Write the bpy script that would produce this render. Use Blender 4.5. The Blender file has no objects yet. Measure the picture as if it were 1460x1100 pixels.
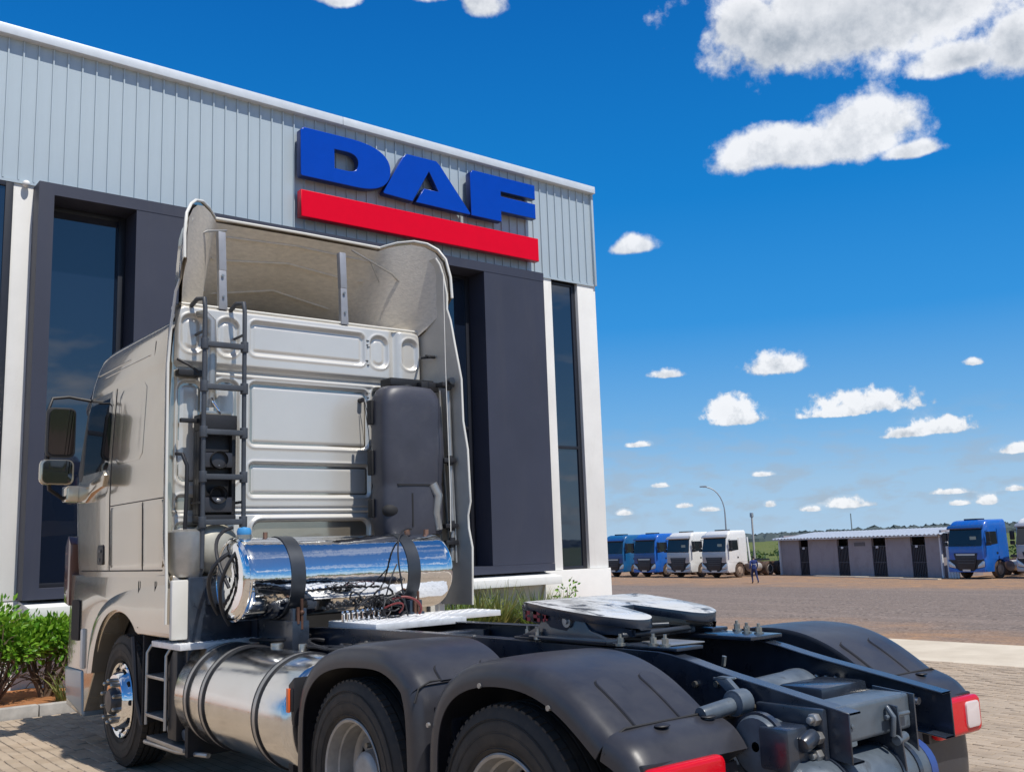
import bpy, bmesh, math, random
from mathutils import Vector, Matrix, noise as mnoise
random.seed(7)
R = math.radians
C = bpy.context.scene.collection
SC = bpy.context.scene
PI = math.pi

# ------------------------------------------------------------------ camera
F_PX, YAW, PITCH, ROLL = 1418.555, -0.672384, 0.159104, -0.035172
CAM = Vector((-4.01370, -3.66249, 1.73128))
def cam_axes():
    f = Vector((-math.sin(YAW)*math.cos(PITCH), math.cos(YAW)*math.cos(PITCH), math.sin(PITCH)))
    r = Vector((math.cos(YAW), math.sin(YAW), 0.0)); u = r.cross(f)
    return (r*math.cos(ROLL)+u*math.sin(ROLL), -r*math.sin(ROLL)+u*math.cos(ROLL), f)
RX, UX, FX = cam_axes()
cd = bpy.data.cameras.new('camera'); cam = bpy.data.objects.new('camera', cd); C.objects.link(cam)
cd.sensor_width = 36.0; cd.lens = F_PX/1460*36.0
cd.clip_start = 0.05; cd.clip_end = 6000
m3 = Matrix((RX, UX, -FX)).transposed()
cam.matrix_world = Matrix.Translation(CAM) @ m3.to_4x4()
SC.camera = cam

# ------------------------------------------------------------------ light
SUN = Vector((0.045, -0.53, 1.0)).normalized()
sl = bpy.data.lights.new('sun', 'SUN'); sl.energy = 4.3; sl.angle = R(0.53); sl.color = (1.0, 0.955, 0.88)
so = bpy.data.objects.new('sun', sl); C.objects.link(so)
so.rotation_euler = SUN.to_track_quat('Z', 'Y').to_euler()
SC.view_settings.view_transform = 'Standard'
SC.view_settings.look = 'None'
SC.view_settings.exposure = 0.0
SC.view_settings.gamma = 1.0
SC.view_settings.use_curve_mapping = False
SC.cycles.max_bounces = 8
SC.cycles.caustics_reflective = False
SC.cycles.caustics_refractive = False

W = bpy.data.worlds.new('World'); SC.world = W; W.use_nodes = True
wn = W.node_tree.nodes; wl = W.node_tree.links
for n in list(wn): wn.remove(n)
def N(t, **kw):
    n = wn.new(t)
    for k, v in kw.items(): setattr(n, k, v)
    return n
def wm(op, a, b=None, c=None, clamp=False):
    n = N('ShaderNodeMath', operation=op, use_clamp=clamp)
    for i, v in enumerate((a, b, c)):
        if v is None: continue
        if isinstance(v, (int, float)): n.inputs[i].default_value = v
        else: wl.new(v, n.inputs[i])
    return n.outputs[0]
tc = N('ShaderNodeTexCoord'); DIR = tc.outputs['Generated']
def wdot(vec):
    n = N('ShaderNodeVectorMath', operation='DOT_PRODUCT'); wl.new(DIR, n.inputs[0]); n.inputs[1].default_value = vec
    return n.outputs['Value']
sky = N('ShaderNodeTexSky', sky_type='NISHITA')
sky.sun_disc = False
sky.sun_elevation = math.asin(SUN.z); sky.sun_rotation = math.atan2(SUN.x, SUN.y)
sky.altitude = 600; sky.air_density = 1.0; sky.dust_density = 0.35; sky.ozone_density = 3.2
hsv = N('ShaderNodeHueSaturation'); hsv.inputs['Saturation'].default_value = 1.1
hsv.inputs['Hue'].default_value = 0.5
wl.new(sky.outputs[0], hsv.inputs['Color'])
# the photograph's deep, clean blue: elevation gradient laid over the physical sky
sepz = N('ShaderNodeSeparateXYZ'); wl.new(DIR, sepz.inputs[0])
ramp = N('ShaderNodeValToRGB'); wl.new(sepz.outputs[2], ramp.inputs[0])
RP = [(0.0, (0.40, 0.59, 0.80)), (0.054, (0.33, 0.55, 0.80)), (0.11, (0.17, 0.44, 0.79)), (0.21, (0.030, 0.295, 0.74)), (0.33, (0.003, 0.215, 0.64)), (0.50, (0.0, 0.140, 0.50)), (1.0, (0.0, 0.095, 0.35))]
while len(ramp.color_ramp.elements) < len(RP): ramp.color_ramp.elements.new(0.5)
for e, (p_, c_) in zip(ramp.color_ramp.elements, RP): e.position = p_; e.color = (*c_, 1)
rs = N('ShaderNodeVectorMath', operation='SCALE'); wl.new(ramp.outputs[0], rs.inputs[0]); rs.inputs[3].default_value = 10.0
skm = N('ShaderNodeMix', data_type='RGBA'); skm.inputs[0].default_value = 0.93; wl.new(hsv.outputs[0], skm.inputs[6]); wl.new(rs.outputs[0], skm.inputs[7])
wl.new(wm('SUBTRACT', 0.93, wm('MULTIPLY', wm('MULTIPLY_ADD', wdot(SUN), 1.3, -0.25, clamp=True), 0.6)), skm.inputs[0])
SKYC = skm.outputs[2]
# clouds, each a soft body of cumulus standing in its own direction
def px_dir(px, py):
    return (FX + RX*((px-730)/F_PX) - UX*((py-550)/F_PX)).normalized()
CL = [  # pixel centre, half width, half height, flat underside
 (1290, -10, 300, 128, 1.3), (1200, 40, 210, 74, 1.3), (1120, 60, 110, 66, 1.2), (1060, 35, 70, 52, 1.2), (1370, 85, 80, 34, 1.6), (1450, 60, 60, 60, 1.4),
 (1170, 212, 165, 46, 1.8), (1235, 180, 90, 58, 1.6), (1095, 208, 62, 34, 2.0), (1305, 215, 46, 20, 2.0),
 (902, 352, 44, 24, 2.0), (690, 5, 42, 34, 1.5), (478, -4, 42, 20, 1.5), (625, -12, 50, 22, 1.5),
 (1106, 524, 52, 27, 2.4), (951, 535, 30, 12, 2.4), (1040, 590, 46, 32, 2.4), (1055, 600, 50, 18, 2.4),
 (1235, 580, 86, 32, 3.0), (1200, 590, 60, 14, 3.0), (1290, 620, 34, 15, 3.0), (1338, 612, 56, 22, 3.0), (1388, 517, 16, 9, 2.0),
 (1448, 642, 30, 14, 3.0), (908, 635, 22, 8, 2.5), (1086, 677, 18, 7, 2.5), (940, 693, 18, 7, 2.5), (1355, 702, 26, 8, 3.0),
 (1210, 720, 36, 14, 3.0), (1158, 727, 20, 8, 3.0), (1450, 697, 22, 8, 3.0), (1097, 720, 12, 9, 2.5), (975, 722, 14, 7, 2.5), (1012, 727, 20, 7, 2.5),
 (1410, 715, 16, 14, 2.5), (1365, 718, 18, 7, 2.5), (890, 732, 16, 8, 2.5),
]
ang = 1/F_PX
# warp of the direction by noise, so outlines are billowy
nz1 = N('ShaderNodeTexNoise', noise_dimensions='3D'); wl.new(DIR, nz1.inputs['Vector'])
nz1.inputs['Scale'].default_value = 22; nz1.inputs['Detail'].default_value = 9; nz1.inputs['Roughness'].default_value = 0.60
nz2 = N('ShaderNodeTexNoise', noise_dimensions='3D'); wl.new(DIR, nz2.inputs['Vector'])
nz2.inputs['Scale'].default_value = 75; nz2.inputs['Detail'].default_value = 6; nz2.inputs['Roughness'].default_value = 0.6
L1 = None; S1 = None; T1 = None
for ci, (px, py, hw, hh, flat) in enumerate(CL):
    cdv = px_dir(px, py)
    rr = Vector((0, 0, 1)).cross(cdv).normalized() * -1.0
    uu = cdv.cross(rr).normalized()
    if uu.z < 0: uu = -uu
    a = wdot(rr/(hw*ang)); b = wdot(uu/(hh*ang))
    off = -cdv.dot(uu/(hh*ang))
    b = wm('ADD', b, off)
    bb = wm('MAXIMUM', b, wm('MULTIPLY', b, -flat))
    l = wm('SQRT', wm('ADD', wm('MULTIPLY', a, a), wm('MULTIPLY', bb, bb)))
    big = min(1.0, hw/90.0)
    if L1 is None: L1 = l; S1 = b; T1 = wm('ADD', 1.0, 0.0)
    else:
        near = wm('SUBTRACT', 1.6, l, clamp=True)
        mx = N('ShaderNodeMix'); wl.new(near, mx.inputs[0]); wl.new(S1, mx.inputs[2]); wl.new(b, mx.inputs[3]); S1 = mx.outputs[0]
        mt = N('ShaderNodeMix'); wl.new(near, mt.inputs[0]); wl.new(T1, mt.inputs[2]); mt.inputs[3].default_value = 1.0 if ci < 6 else 0.12; T1 = mt.outputs[0]
        sm = wm('SMOOTH_MIN', L1, l, 0.12); L1 = sm
sepd = N('ShaderNodeSeparateXYZ'); wl.new(DIR, sepd.inputs[0])
# coarse noise high in the sky, fine noise low down
elmix = wm('MULTIPLY_ADD', sepd.outputs[2], 5.0, -0.55, clamp=True)
nmix = N('ShaderNodeMix'); wl.new(elmix, nmix.inputs[0]); wl.new(nz2.outputs['Fac'], nmix.inputs[2]); wl.new(nz1.outputs['Fac'], nmix.inputs[3])
ns = wm('SUBTRACT', nmix.outputs[0], 0.5)
body = wm('ADD', wm('MULTIPLY', wm('SUBTRACT', 1.0, L1), 1.25), wm('MULTIPLY', ns, 2.1))
# the rest of the sky: the same fair weather cumulus in a flat layer
zz = wm('MAXIMUM', wm('ADD', sepd.outputs[2], 0.06), 0.02)
cmb = N('ShaderNodeCombineXYZ'); wl.new(wm('DIVIDE', sepd.outputs[0], zz), cmb.inputs[0]); wl.new(wm('DIVIDE', sepd.outputs[1], zz), cmb.inputs[1])
nz3 = N('ShaderNodeTexNoise', noise_dimensions='3D'); wl.new(cmb.outputs[0], nz3.inputs['Vector'])
nz3.inputs['Scale'].default_value = 1.15; nz3.inputs['Detail'].default_value = 7; nz3.inputs['Roughness'].default_value = 0.55
layer = wm('MULTIPLY_ADD', nz3.outputs['Fac'], 6.0, -3.2)
outside = wm('MULTIPLY_ADD', wdot(FX), -8.0, 5.6, clamp=True)
layer = wm('MULTIPLY', wm('MAXIMUM', layer, 0.0), outside)
dens_a = N('ShaderNodeMapRange', interpolation_type='SMOOTHSTEP'); wl.new(body, dens_a.inputs[0]); dens_a.inputs[1].default_value = 0.06; dens_a.inputs[2].default_value = 0.58
# stray wisps low over the horizon
nz4 = N('ShaderNodeTexNoise', noise_dimensions='3D'); 
mp = N('ShaderNodeVectorMath', operation='MULTIPLY'); wl.new(DIR, mp.inputs[0]); mp.inputs[1].default_value = (26, 26, 75); wl.new(mp.outputs[0], nz4.inputs['Vector'])
nz4.inputs['Scale'].default_value = 1.0; nz4.inputs['Detail'].default_value = 6; nz4.inputs['Roughness'].default_value = 0.55
low = wm('MULTIPLY', wm('MULTIPLY_ADD', sepd.outputs[2], -9.0, 1.15, clamp=True), wm('MULTIPLY_ADD', sepd.outputs[2], 30.0, 0.0, clamp=True))
wisp = wm('MULTIPLY', wm('MULTIPLY_ADD', nz4.outputs['Fac'], 5.0, -2.25, clamp=True), low)
dens = wm('MAXIMUM', dens_a.outputs[0], wm('MINIMUM', layer, 1.0))
dens = wm('MAXIMUM', dens, wm('MULTIPLY', wisp, 0.75))
dens = wm('MULTIPLY', dens, 0.93)
# sunlit tops, grey thick undersides
thick = wm('MULTIPLY', wm('MULTIPLY_ADD', body, 0.75, -0.38, clamp=True), T1)
sh = wm('ADD', wm('MULTIPLY_ADD', S1, 0.5, 0.80), wm('ADD', wm('MULTIPLY', ns, 1.6), wm('MULTIPLY', wm('SUBTRACT', nz2.outputs['Fac'], 0.5), 1.1)), clamp=True)
shade = wm('SUBTRACT', sh, thick, clamp=True)
cr = N('ShaderNodeMix', data_type='RGBA'); wl.new(shade, cr.inputs[0]); cr.inputs[6].default_value = (3.9, 4.4, 5.0, 1); cr.inputs[7].default_value = (9.6, 9.7, 9.9, 1)
skc = N('ShaderNodeMix', data_type='RGBA'); wl.new(dens, skc.inputs[0]); wl.new(SKYC, skc.inputs[6]); wl.new(cr.outputs[2], skc.inputs[7])
bg = N('ShaderNodeBackground'); bg.inputs['Strength'].default_value = 0.10
wl.new(skc.outputs[2], bg.inputs['Color'])
wo = N('ShaderNodeOutputWorld'); wl.new(bg.outputs[0], wo.inputs['Surface'])
W.cycles.sampling_method = 'MANUAL'; W.cycles.sample_map_resolution = 512

# ------------------------------------------------------------------ materials
MATS = {}
def mat(name, col, rough=0.5, metal=0.0, var=0.0, vscale=6.0, bump=0.0, bscale=40.0, col2=None, coat=0.0, spec=0.5, ior=None,
        rvar=0.0, detail=5, dist=0.004, trans=0.0, stretch=None, coatr=0.05):
    if name in MATS: return MATS[name]
    m = bpy.data.materials.new(name); m.use_nodes = True; nt = m.node_tree; nd = nt.nodes; lk = nt.links
    b = nd['Principled BSDF']
    b.inputs['Base Color'].default_value = (*col, 1); b.inputs['Roughness'].default_value = rough; b.inputs['Metallic'].default_value = metal
    b.inputs['Specular IOR Level'].default_value = spec
    if ior: b.inputs['IOR'].default_value = ior
    if coat: b.inputs['Coat Weight'].default_value = coat; b.inputs['Coat Roughness'].default_value = coatr
    if trans: b.inputs['Transmission Weight'].default_value = trans
    t = nd.new('ShaderNodeTexCoord'); src = t.outputs['Object']
    if stretch:
        mpn = nd.new('ShaderNodeMapping'); mpn.inputs['Scale'].default_value = stretch; lk.new(src, mpn.inputs[0]); src = mpn.outputs[0]
    if var or col2 or rvar:
        nz = nd.new('ShaderNodeTexNoise'); nz.inputs['Scale'].default_value = vscale; nz.inputs['Detail'].default_value = detail; lk.new(src, nz.inputs['Vector'])
        nz.inputs['Roughness'].default_value = 0.6
        mr = nd.new('ShaderNodeMapRange'); lk.new(nz.outputs['Fac'], mr.inputs[0]); mr.inputs[1].default_value = 0.32; mr.inputs[2].default_value = 0.68
        if var or col2:
            mx = nd.new('ShaderNodeMix'); mx.data_type = 'RGBA'; lk.new(mr.outputs[0], mx.inputs[0])
            c2 = col2 if col2 else tuple(min(1, c*(1+var)) for c in col)
            c1 = col if col2 else tuple(c*(1-var) for c in col)
            mx.inputs[6].default_value = (*c1, 1); mx.inputs[7].default_value = (*c2, 1); lk.new(mx.outputs[2], b.inputs['Base Color'])
        if rvar:
            m2 = nd.new('ShaderNodeMapRange'); lk.new(nz.outputs['Fac'], m2.inputs[0]); m2.inputs[1].default_value = 0.3; m2.inputs[2].default_value = 0.7
            m2.inputs[3].default_value = max(0.0, rough-rvar); m2.inputs[4].default_value = min(1, rough+rvar); lk.new(m2.outputs[0], b.inputs['Roughness'])
    if bump:
        n2 = nd.new('ShaderNodeTexNoise'); n2.inputs['Scale'].default_value = bscale; n2.inputs['Detail'].default_value = 4; lk.new(src, n2.inputs['Vector'])
        bp = nd.new('ShaderNodeBump'); bp.inputs['Strength'].default_value = bump; bp.inputs['Distance'].default_value = dist
        lk.new(n2.outputs['Fac'], bp.inputs['Height']); lk.new(bp.outputs[0], b.inputs['Normal'])
    MATS[name] = m
    return m

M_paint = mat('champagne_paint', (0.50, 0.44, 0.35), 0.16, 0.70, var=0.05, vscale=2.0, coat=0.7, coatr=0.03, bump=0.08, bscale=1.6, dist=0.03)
M_paintsunlit = mat('champagne_paint_sunlit', (0.71, 0.69, 0.645), 0.33, 0.32, var=0.03, vscale=2.0, coat=0.5, coatr=0.08, bump=0.03, bscale=4, dist=0.01)  # same champagne paint as the cab; sunlit whiteness put into the colour
M_fibre = mat('bare_fibreglass', (0.72, 0.65, 0.55), 0.75, var=0.10, vscale=22, bump=0.35, bscale=55, dist=0.006, stretch=(.6,1,2.2))
M_lip = mat('pale_edge_paint', (0.74, 0.72, 0.66), 0.4, var=0.04)
M_fairin_lit = mat('fairing_inner_lightened', (0.60, 0.56, 0.49), 0.5, 0.0, var=0.10, vscale=3, bump=0.1, bscale=12, dist=0.004)  # paler than the cab paint: light inside the fairing put into the colour
M_black = mat('black_plastic', (0.018, 0.018, 0.021), 0.5, var=0.2, bump=0.12, bscale=120, dist=0.001)
M_fender = mat('fender_plastic', (0.036, 0.036, 0.043), 0.36, var=0.14, vscale=5, rvar=0.07, bump=0.22, bscale=260, dist=0.0008)
M_tankblk = mat('tank_plastic', (0.050, 0.052, 0.070), 0.45, var=0.12, vscale=4, bump=0.1, bscale=90, dist=0.001)
M_chassis = mat('chassis_paint', (0.026, 0.034, 0.050), 0.32, 0.0, var=0.22, vscale=8, rvar=0.1, coat=0.55, coatr=0.12, bump=0.08, bscale=50, dist=0.001)
M_chassisl = mat('cast_iron_paint', (0.105, 0.130, 0.158), 0.36, 0.1, var=0.2, vscale=9, rvar=0.1, bump=0.15, bscale=60, dist=0.001)
M_dark = mat('grime_and_hollow_shade', (0.014, 0.014, 0.016), 0.75, var=0.3, bump=0.3, bscale=60, dist=0.002)  # underbody grime; also painted-in shade for grooves, holes and recesses
M_rubber = mat('tyre_rubber', (0.022, 0.021, 0.020), 0.75, var=0.25, vscale=12, col2=(0.040, 0.034, 0.028), bump=0.25, bscale=150, dist=0.001)
M_chrome = mat('chrome', (0.82, 0.83, 0.84), 0.05, 1.0, rvar=0.03, vscale=3, bump=0.26, bscale=8, dist=0.012)
M_alu = mat('polished_aluminium', (0.70, 0.70, 0.69), 0.17, 1.0, rvar=0.07, vscale=7, var=0.05, bump=0.05, bscale=6, dist=0.006)
M_alumatt = mat('checker_plate_aluminium', (0.80, 0.80, 0.80), 0.42, 0.25, var=0.1, vscale=14)
M_steelrim = mat('rim_silver_paint', (0.36, 0.35, 0.33), 0.5, 0.35, var=0.2, vscale=10, bump=0.1, bscale=40, dist=0.001)
M_brass = mat('fitting_steel', (0.45, 0.43, 0.38), 0.35, 0.9, var=0.2)
M_glassdark = mat('dark_glass', (0.010, 0.012, 0.015), 0.03, 0.0, spec=0.8, ior=1.6)
M_red = mat('red_lens', (0.62, 0.003, 0.012), 0.18, 0.0, coat=0.25, spec=0.35, bump=0.25, bscale=45, dist=0.003)
M_lens = mat('clear_lens', (0.72, 0.62, 0.60), 0.12, coat=0.6, bump=0.3, bscale=70, dist=0.002)
M_ladder = mat('ladder_grey', (0.055, 0.062, 0.075), 0.5, var=0.2, bump=0.15, bscale=80, dist=0.001)
M_grease = mat('greased_plate', (0.74, 0.73, 0.69), 0.42, 0.1, vscale=5.5, col2=(0.60, 0.59, 0.55), bump=0.6, bscale=14, dist=0.006, rvar=0.2)
def stain(m, sc, lo, hi, col, amt=1.0, st=(1, 1, 1)):
    nt = m.node_tree; b = nt.nodes['Principled BSDF']; t = nt.nodes.new('ShaderNodeTexCoord'); mp_ = nt.nodes.new('ShaderNodeMapping'); mp_.inputs['Scale'].default_value = st
    nt.links.new(t.outputs['Object'], mp_.inputs[0]); n = nt.nodes.new('ShaderNodeTexNoise'); n.inputs['Scale'].default_value = sc; n.inputs['Detail'].default_value = 8; n.inputs['Roughness'].default_value = 0.7; n.inputs['Distortion'].default_value = 0.6; nt.links.new(mp_.outputs[0], n.inputs['Vector'])
    r = nt.nodes.new('ShaderNodeMapRange'); r.inputs[1].default_value = lo; r.inputs[2].default_value = hi; r.inputs[4].default_value = amt; nt.links.new(n.outputs['Fac'], r.inputs[0])
    x = nt.nodes.new('ShaderNodeMix'); x.data_type = 'RGBA'; nt.links.new(r.outputs[0], x.inputs[0])
    l = [k for k in nt.links if k.to_socket == b.inputs['Base Color']]
    if l: nt.links.new(l[0].from_socket, x.inputs[6])
    else: x.inputs[6].default_value = b.inputs['Base Color'].default_value
    x.inputs[7].default_value = (*col, 1); nt.links.new(x.outputs[2], b.inputs['Base Color'])
stain(M_grease, 6, 0.50, 0.62, (0.30, 0.29, 0.26), 0.8, (1, .5, 1))
stain(M_grease, 4.2, 0.535, 0.60, (0.025, 0.025, 0.024), 0.92, (1, .45, 1))
stain(M_paint, 1.6, 0.52, 0.80, (0.30, 0.235, 0.17), 0.35, (1, 1, .5))
stain(M_alu, 4, 0.55, 0.8, (0.42, 0.40, 0.38), 0.6, (1, .5, 1))
stain(M_alumatt, 7, 0.55, 0.75, (0.35, 0.33, 0.30), 0.6)
stain(M_rubber, 5, 0.52, 0.75, (0.10, 0.075, 0.055), 0.55)
stain(M_fender, 7, 0.48, 0.8, (0.07, 0.07, 0.074), 0.4)
stain(M_tankblk, 5, 0.5, 0.8, (0.10, 0.10, 0.11), 0.4)
stain(M_chassisl, 9, 0.58, 0.7, (0.05, 0.05, 0.05), 0.6)
stain(M_paintsunlit, 2.5, 0.60, 0.8, (0.52, 0.49, 0.43), 0.5, (1, 1, .35))
M_mirror = mat('dimmed_mirror_glass', (0.12, 0.13, 0.155), 0.02, 1.0)  # tint darkened so the glass seems to reflect dimmer surroundings
M_bluecap = mat('blue_cap', (0.06, 0.30, 0.62), 0.45, var=0.1)
M_duct = mat('silver_duct', (0.42, 0.41, 0.39), 0.38, 0.7, var=0.15, vscale=6)
M_beigebag = mat('beige_boot', (0.45, 0.43, 0.36), 0.45, 0.2, var=0.12)
M_orange = mat('amber_marker', (0.75, 0.13, 0.03), 0.25, coat=0.5)
M_strap = mat('strap_steel', (0.052, 0.058, 0.068), 0.38, 0.4, var=0.15, bump=0.1, bscale=60, dist=0.001)
M_redtxt = mat('red_paint_marks', (0.42, 0.03, 0.04), 0.5, var=0.2)

# ------------------------------------------------------------------ object helpers
def setp(o, label=None, cat=None, group=None, kind=None):
    if label: o['label'] = label
    if cat: o['category'] = cat
    if group: o['group'] = group
    if kind: o['kind'] = kind
    return o
def thing(name, label, cat, loc=(0, 0, 0), rz=0.0, group=None):
    o = bpy.data.objects.new(name, None); C.objects.link(o); o.location = loc; o.rotation_euler = (0, 0, rz); o.empty_display_size = 0.2
    return setp(o, label, cat, group)
def copy_tree(o, parent=None):
    c = o.copy(); C.objects.link(c)
    if parent is not None: c.parent = parent
    for ch in list(o.children): copy_tree(ch, c)
    return c

def islands(mb):
    par = list(range(len(mb.v)))
    def find(a):
        while par[a] != a: par[a] = par[par[a]]; a = par[a]
        return a
    for f in mb.f:
        r = find(f[0])
        for i in f[1:]: par[find(i)] = r
    gr = {}
    for f in mb.f: gr.setdefault(find(f[0]), []).append(f)
    out = []
    for fs in gr.values():
        ids = sorted({i for f in fs for i in f}); mp_ = {a: k for k, a in enumerate(ids)}
        m = MB(); m.v = [mb.v[i] for i in ids]; m.f = [tuple(mp_[i] for i in f) for f in fs]; out.append(m)
    return out
class MB:
    def each(s, name, m, parent=None, **kw): return [q.build(name, m, parent, **kw) for q in islands(s)]
    def __init__(s): s.v = []; s.f = []
    def add(s, vs, fs, mtx=None):
        k = len(s.v)
        for p in vs:
            s.v.append(tuple(mtx @ Vector(p)) if mtx is not None else tuple(p))
        for f in fs: s.f.append(tuple(i+k for i in f))
        return s
    def box(s, a, b, mtx=None):
        x0, y0, z0 = a; x1, y1, z1 = b
        vs = [(x0, y0, z0), (x1, y0, z0), (x1, y1, z0), (x0, y1, z0), (x0, y0, z1), (x1, y0, z1), (x1, y1, z1), (x0, y1, z1)]
        return s.add(vs, [(0, 3, 2, 1), (4, 5, 6, 7), (0, 1, 5, 4), (1, 2, 6, 5), (2, 3, 7, 6), (3, 0, 4, 7)], mtx)
    def cbox(s, c, sz, rot=None):
        m = Matrix.Translation(Vector(c)) @ (rot.to_4x4() if rot is not None else Matrix.Identity(4))
        h = [q/2 for q in sz]
        return s.box((-h[0], -h[1], -h[2]), (h[0], h[1], h[2]), m)
    def prism(s, poly, ax, a, b):
        """poly: 2D points; ax: axis of extrusion. ax=0: poly in (y,z); ax=1: (x,z); ax=2: (x,y)"""
        n = len(poly)
        def P(p, t):
            return (t, p[0], p[1]) if ax == 0 else ((p[0], t, p[1]) if ax == 1 else (p[0], p[1], t))
        vs = [P(p, a) for p in poly]+[P(p, b) for p in poly]
        fs = [tuple(range(n))[::-1], tuple(range(n, 2*n))]+[(i, (i+1) % n, n+(i+1) % n, n+i) for i in range(n)]
        return s.add(vs, fs)
    def cyl(s, p0, p1, r0, r1=None, n=20, caps=True):
        r1 = r0 if r1 is None else r1
        p0 = Vector(p0); p1 = Vector(p1); d = (p1-p0)
        if d.length < 1e-7: return s
        q = d.to_track_quat('Z', 'Y'); u = q @ Vector((1, 0, 0)); v = q @ Vector((0, 1, 0))
        vs = []
        for (p, r) in ((p0, r0), (p1, r1)):
            for i in range(n):
                a = 2*PI*i/n; vs.append(tuple(p+u*(r*math.cos(a))+v*(r*math.sin(a))))
        fs = [(i, (i+1) % n, n+(i+1) % n, n+i) for i in range(n)]
        if caps: fs += [tuple(range(n))[::-1], tuple(range(n, 2*n))]
        return s.add(vs, fs)
    def tube(s, pts, r, n=8, caps=True):
        pts = [Vector(p) for p in pts]; m = len(pts); vs = []
        rs = r if isinstance(r, (list, tuple)) else [r]*m
        up = None
        for i, p in enumerate(pts):
            d = (pts[min(i+1, m-1)]-pts[max(i-1, 0)]).normalized()
            if up is None:
                up = d.orthogonal().normalized()
            up = (up - d*up.dot(d))
            if up.length < 1e-5: up = d.orthogonal()
            up.normalize(); w = d.cross(up)
            for k in range(n):
                a = 2*PI*k/n; vs.append(tuple(p+(up*math.cos(a)+w*math.sin(a))*rs[i]))
        fs = []
        for i in range(m-1):
            for k in range(n): fs.append((i*n+k, i*n+(k+1) % n, (i+1)*n+(k+1) % n, (i+1)*n+k))
        if caps: fs += [tuple(range(n))[::-1], tuple(range((m-1)*n, m*n))]
        return s.add(vs, fs)
    def lathe(s, prof, c, axis='x', n=48, closed=False, caps=False):
        """prof: (t, r) along axis"""
        c = Vector(c); vs = []
        for (t, r) in prof:
            for i in range(n):
                a = 2*PI*i/n; ca, sa = math.cos(a)*r, math.sin(a)*r
                q = (t, ca, sa) if axis == 'x' else ((sa, t, ca) if axis == 'y' else (ca, sa, t))
                vs.append((c.x+q[0], c.y+q[1], c.z+q[2]))
        m = len(prof); fs = []
        for j in range(m-1 if not closed else m):
            j2 = (j+1) % m
            for i in range(n): fs.append((j*n+i, j*n+(i+1) % n, j2*n+(i+1) % n, j2*n+i))
        if not closed and caps:
            if prof[0][1] > 1e-4: fs.append(tuple(range(n))[::-1])
            if prof[-1][1] > 1e-4: fs.append(tuple(range((m-1)*n, m*n)))
        return s.add(vs, fs)
    def grid(s, rows, close_u=False, close_v=False):
        m = len(rows); n = len(rows[0]); vs = [p for r in rows for p in r]; fs = []
        for j in range(m-1 if not close_v else m):
            for i in range(n-1 if not close_u else n):
                fs.append((j*n+i, j*n+(i+1) % n, ((j+1) % m)*n+(i+1) % n, ((j+1) % m)*n+i))
        return s.add(vs, fs)
    def sphere(s, c, r, n=12, sq=(1, 1, 1)):
        prof = [(-math.cos(PI*i/n), math.sin(PI*i/n)) for i in range(n+1)]
        k = len(s.v); s.lathe([(p[0], max(p[1], 1e-5)) for p in prof], (0, 0, 0), 'z', 2*n)
        for i in range(k, len(s.v)):
            v = s.v[i]; s.v[i] = (c[0]+v[0]*r*sq[0], c[1]+v[1]*r*sq[1], c[2]+v[2]*r*sq[2])
        return s
    def build(s, name, m, parent=None, bevel=0.0, seg=2, smooth=True, solid=0.0, fixn=True, ang=38, label=None, kind=None, weld=False, link=True):
        me = bpy.data.meshes.new(name); bm = bmesh.new()
        vs = [bm.verts.new(p) for p in s.v]
        for f in s.f:
            try: bm.faces.new([vs[i] for i in f])
            except ValueError: pass
        if weld: bmesh.ops.remove_doubles(bm, verts=bm.verts, dist=1e-4)
        if fixn: bmesh.ops.recalc_face_normals(bm, faces=bm.faces)
        if solid:
            bmesh.ops.solidify(bm, geom=bm.faces[:], thickness=solid)
            bmesh.ops.recalc_face_normals(bm, faces=bm.faces)
        if bevel:
            es = [e for e in bm.edges if len(e.link_faces) == 2 and e.calc_face_angle(0) > R(30)]
            bmesh.ops.bevel(bm, geom=es, offset=bevel, offset_type='OFFSET', segments=seg, profile=0.6, affect='EDGES', clamp_overlap=True)
        if smooth:
            for f in bm.faces: f.smooth = True
            for e in bm.edges:
                if len(e.link_faces) == 2 and e.calc_face_angle(0) > R(ang): e.smooth = False
        bm.to_mesh(me); bm.free(); me.materials.append(m)
        o = bpy.data.objects.new(name, me)
        if link: C.objects.link(o)
        if parent is not None: o.parent = parent
        if label: o['label'] = label
        if kind: o['kind'] = kind
        return o
def rrect(x0, x1, z0, z1, r, n=5):
    r = min(r, (x1-x0)/2*0.999, (z1-z0)/2*0.999); out = []
    for (cx, cz, a0) in ((x1-r, z1-r, 0), (x0+r, z1-r, 90), (x0+r, z0+r, 180), (x1-r, z0+r, 270)):
        for i in range(n+1):
            a = R(a0+90*i/n); out.append((cx+r*math.cos(a), cz+r*math.sin(a)))
    return out
def bez(p0, p1, p2, p3, n=12):
    p0, p1, p2, p3 = map(Vector, (p0, p1, p2, p3)); out = []
    for i in range(n+1):
        t = i/n; u = 1-t; out.append(p0*u**3+p1*3*u*u*t+p2*3*u*t*t+p3*t**3)
    return out
def smooth_poly(pts, it=2, closed=False):
    pts = [Vector(p) for p in pts]
    for _ in range(it):
        q = []; m = len(pts)
        rng = range(m) if closed else range(m-1)
        if not closed: q.append(pts[0])
        for i in rng:
            a, b = pts[i], pts[(i+1) % m]; q.append(a*0.75+b*0.25); q.append(a*0.25+b*0.75)
        if not closed: q.append(pts[-1])
        pts = q
    return pts
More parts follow.
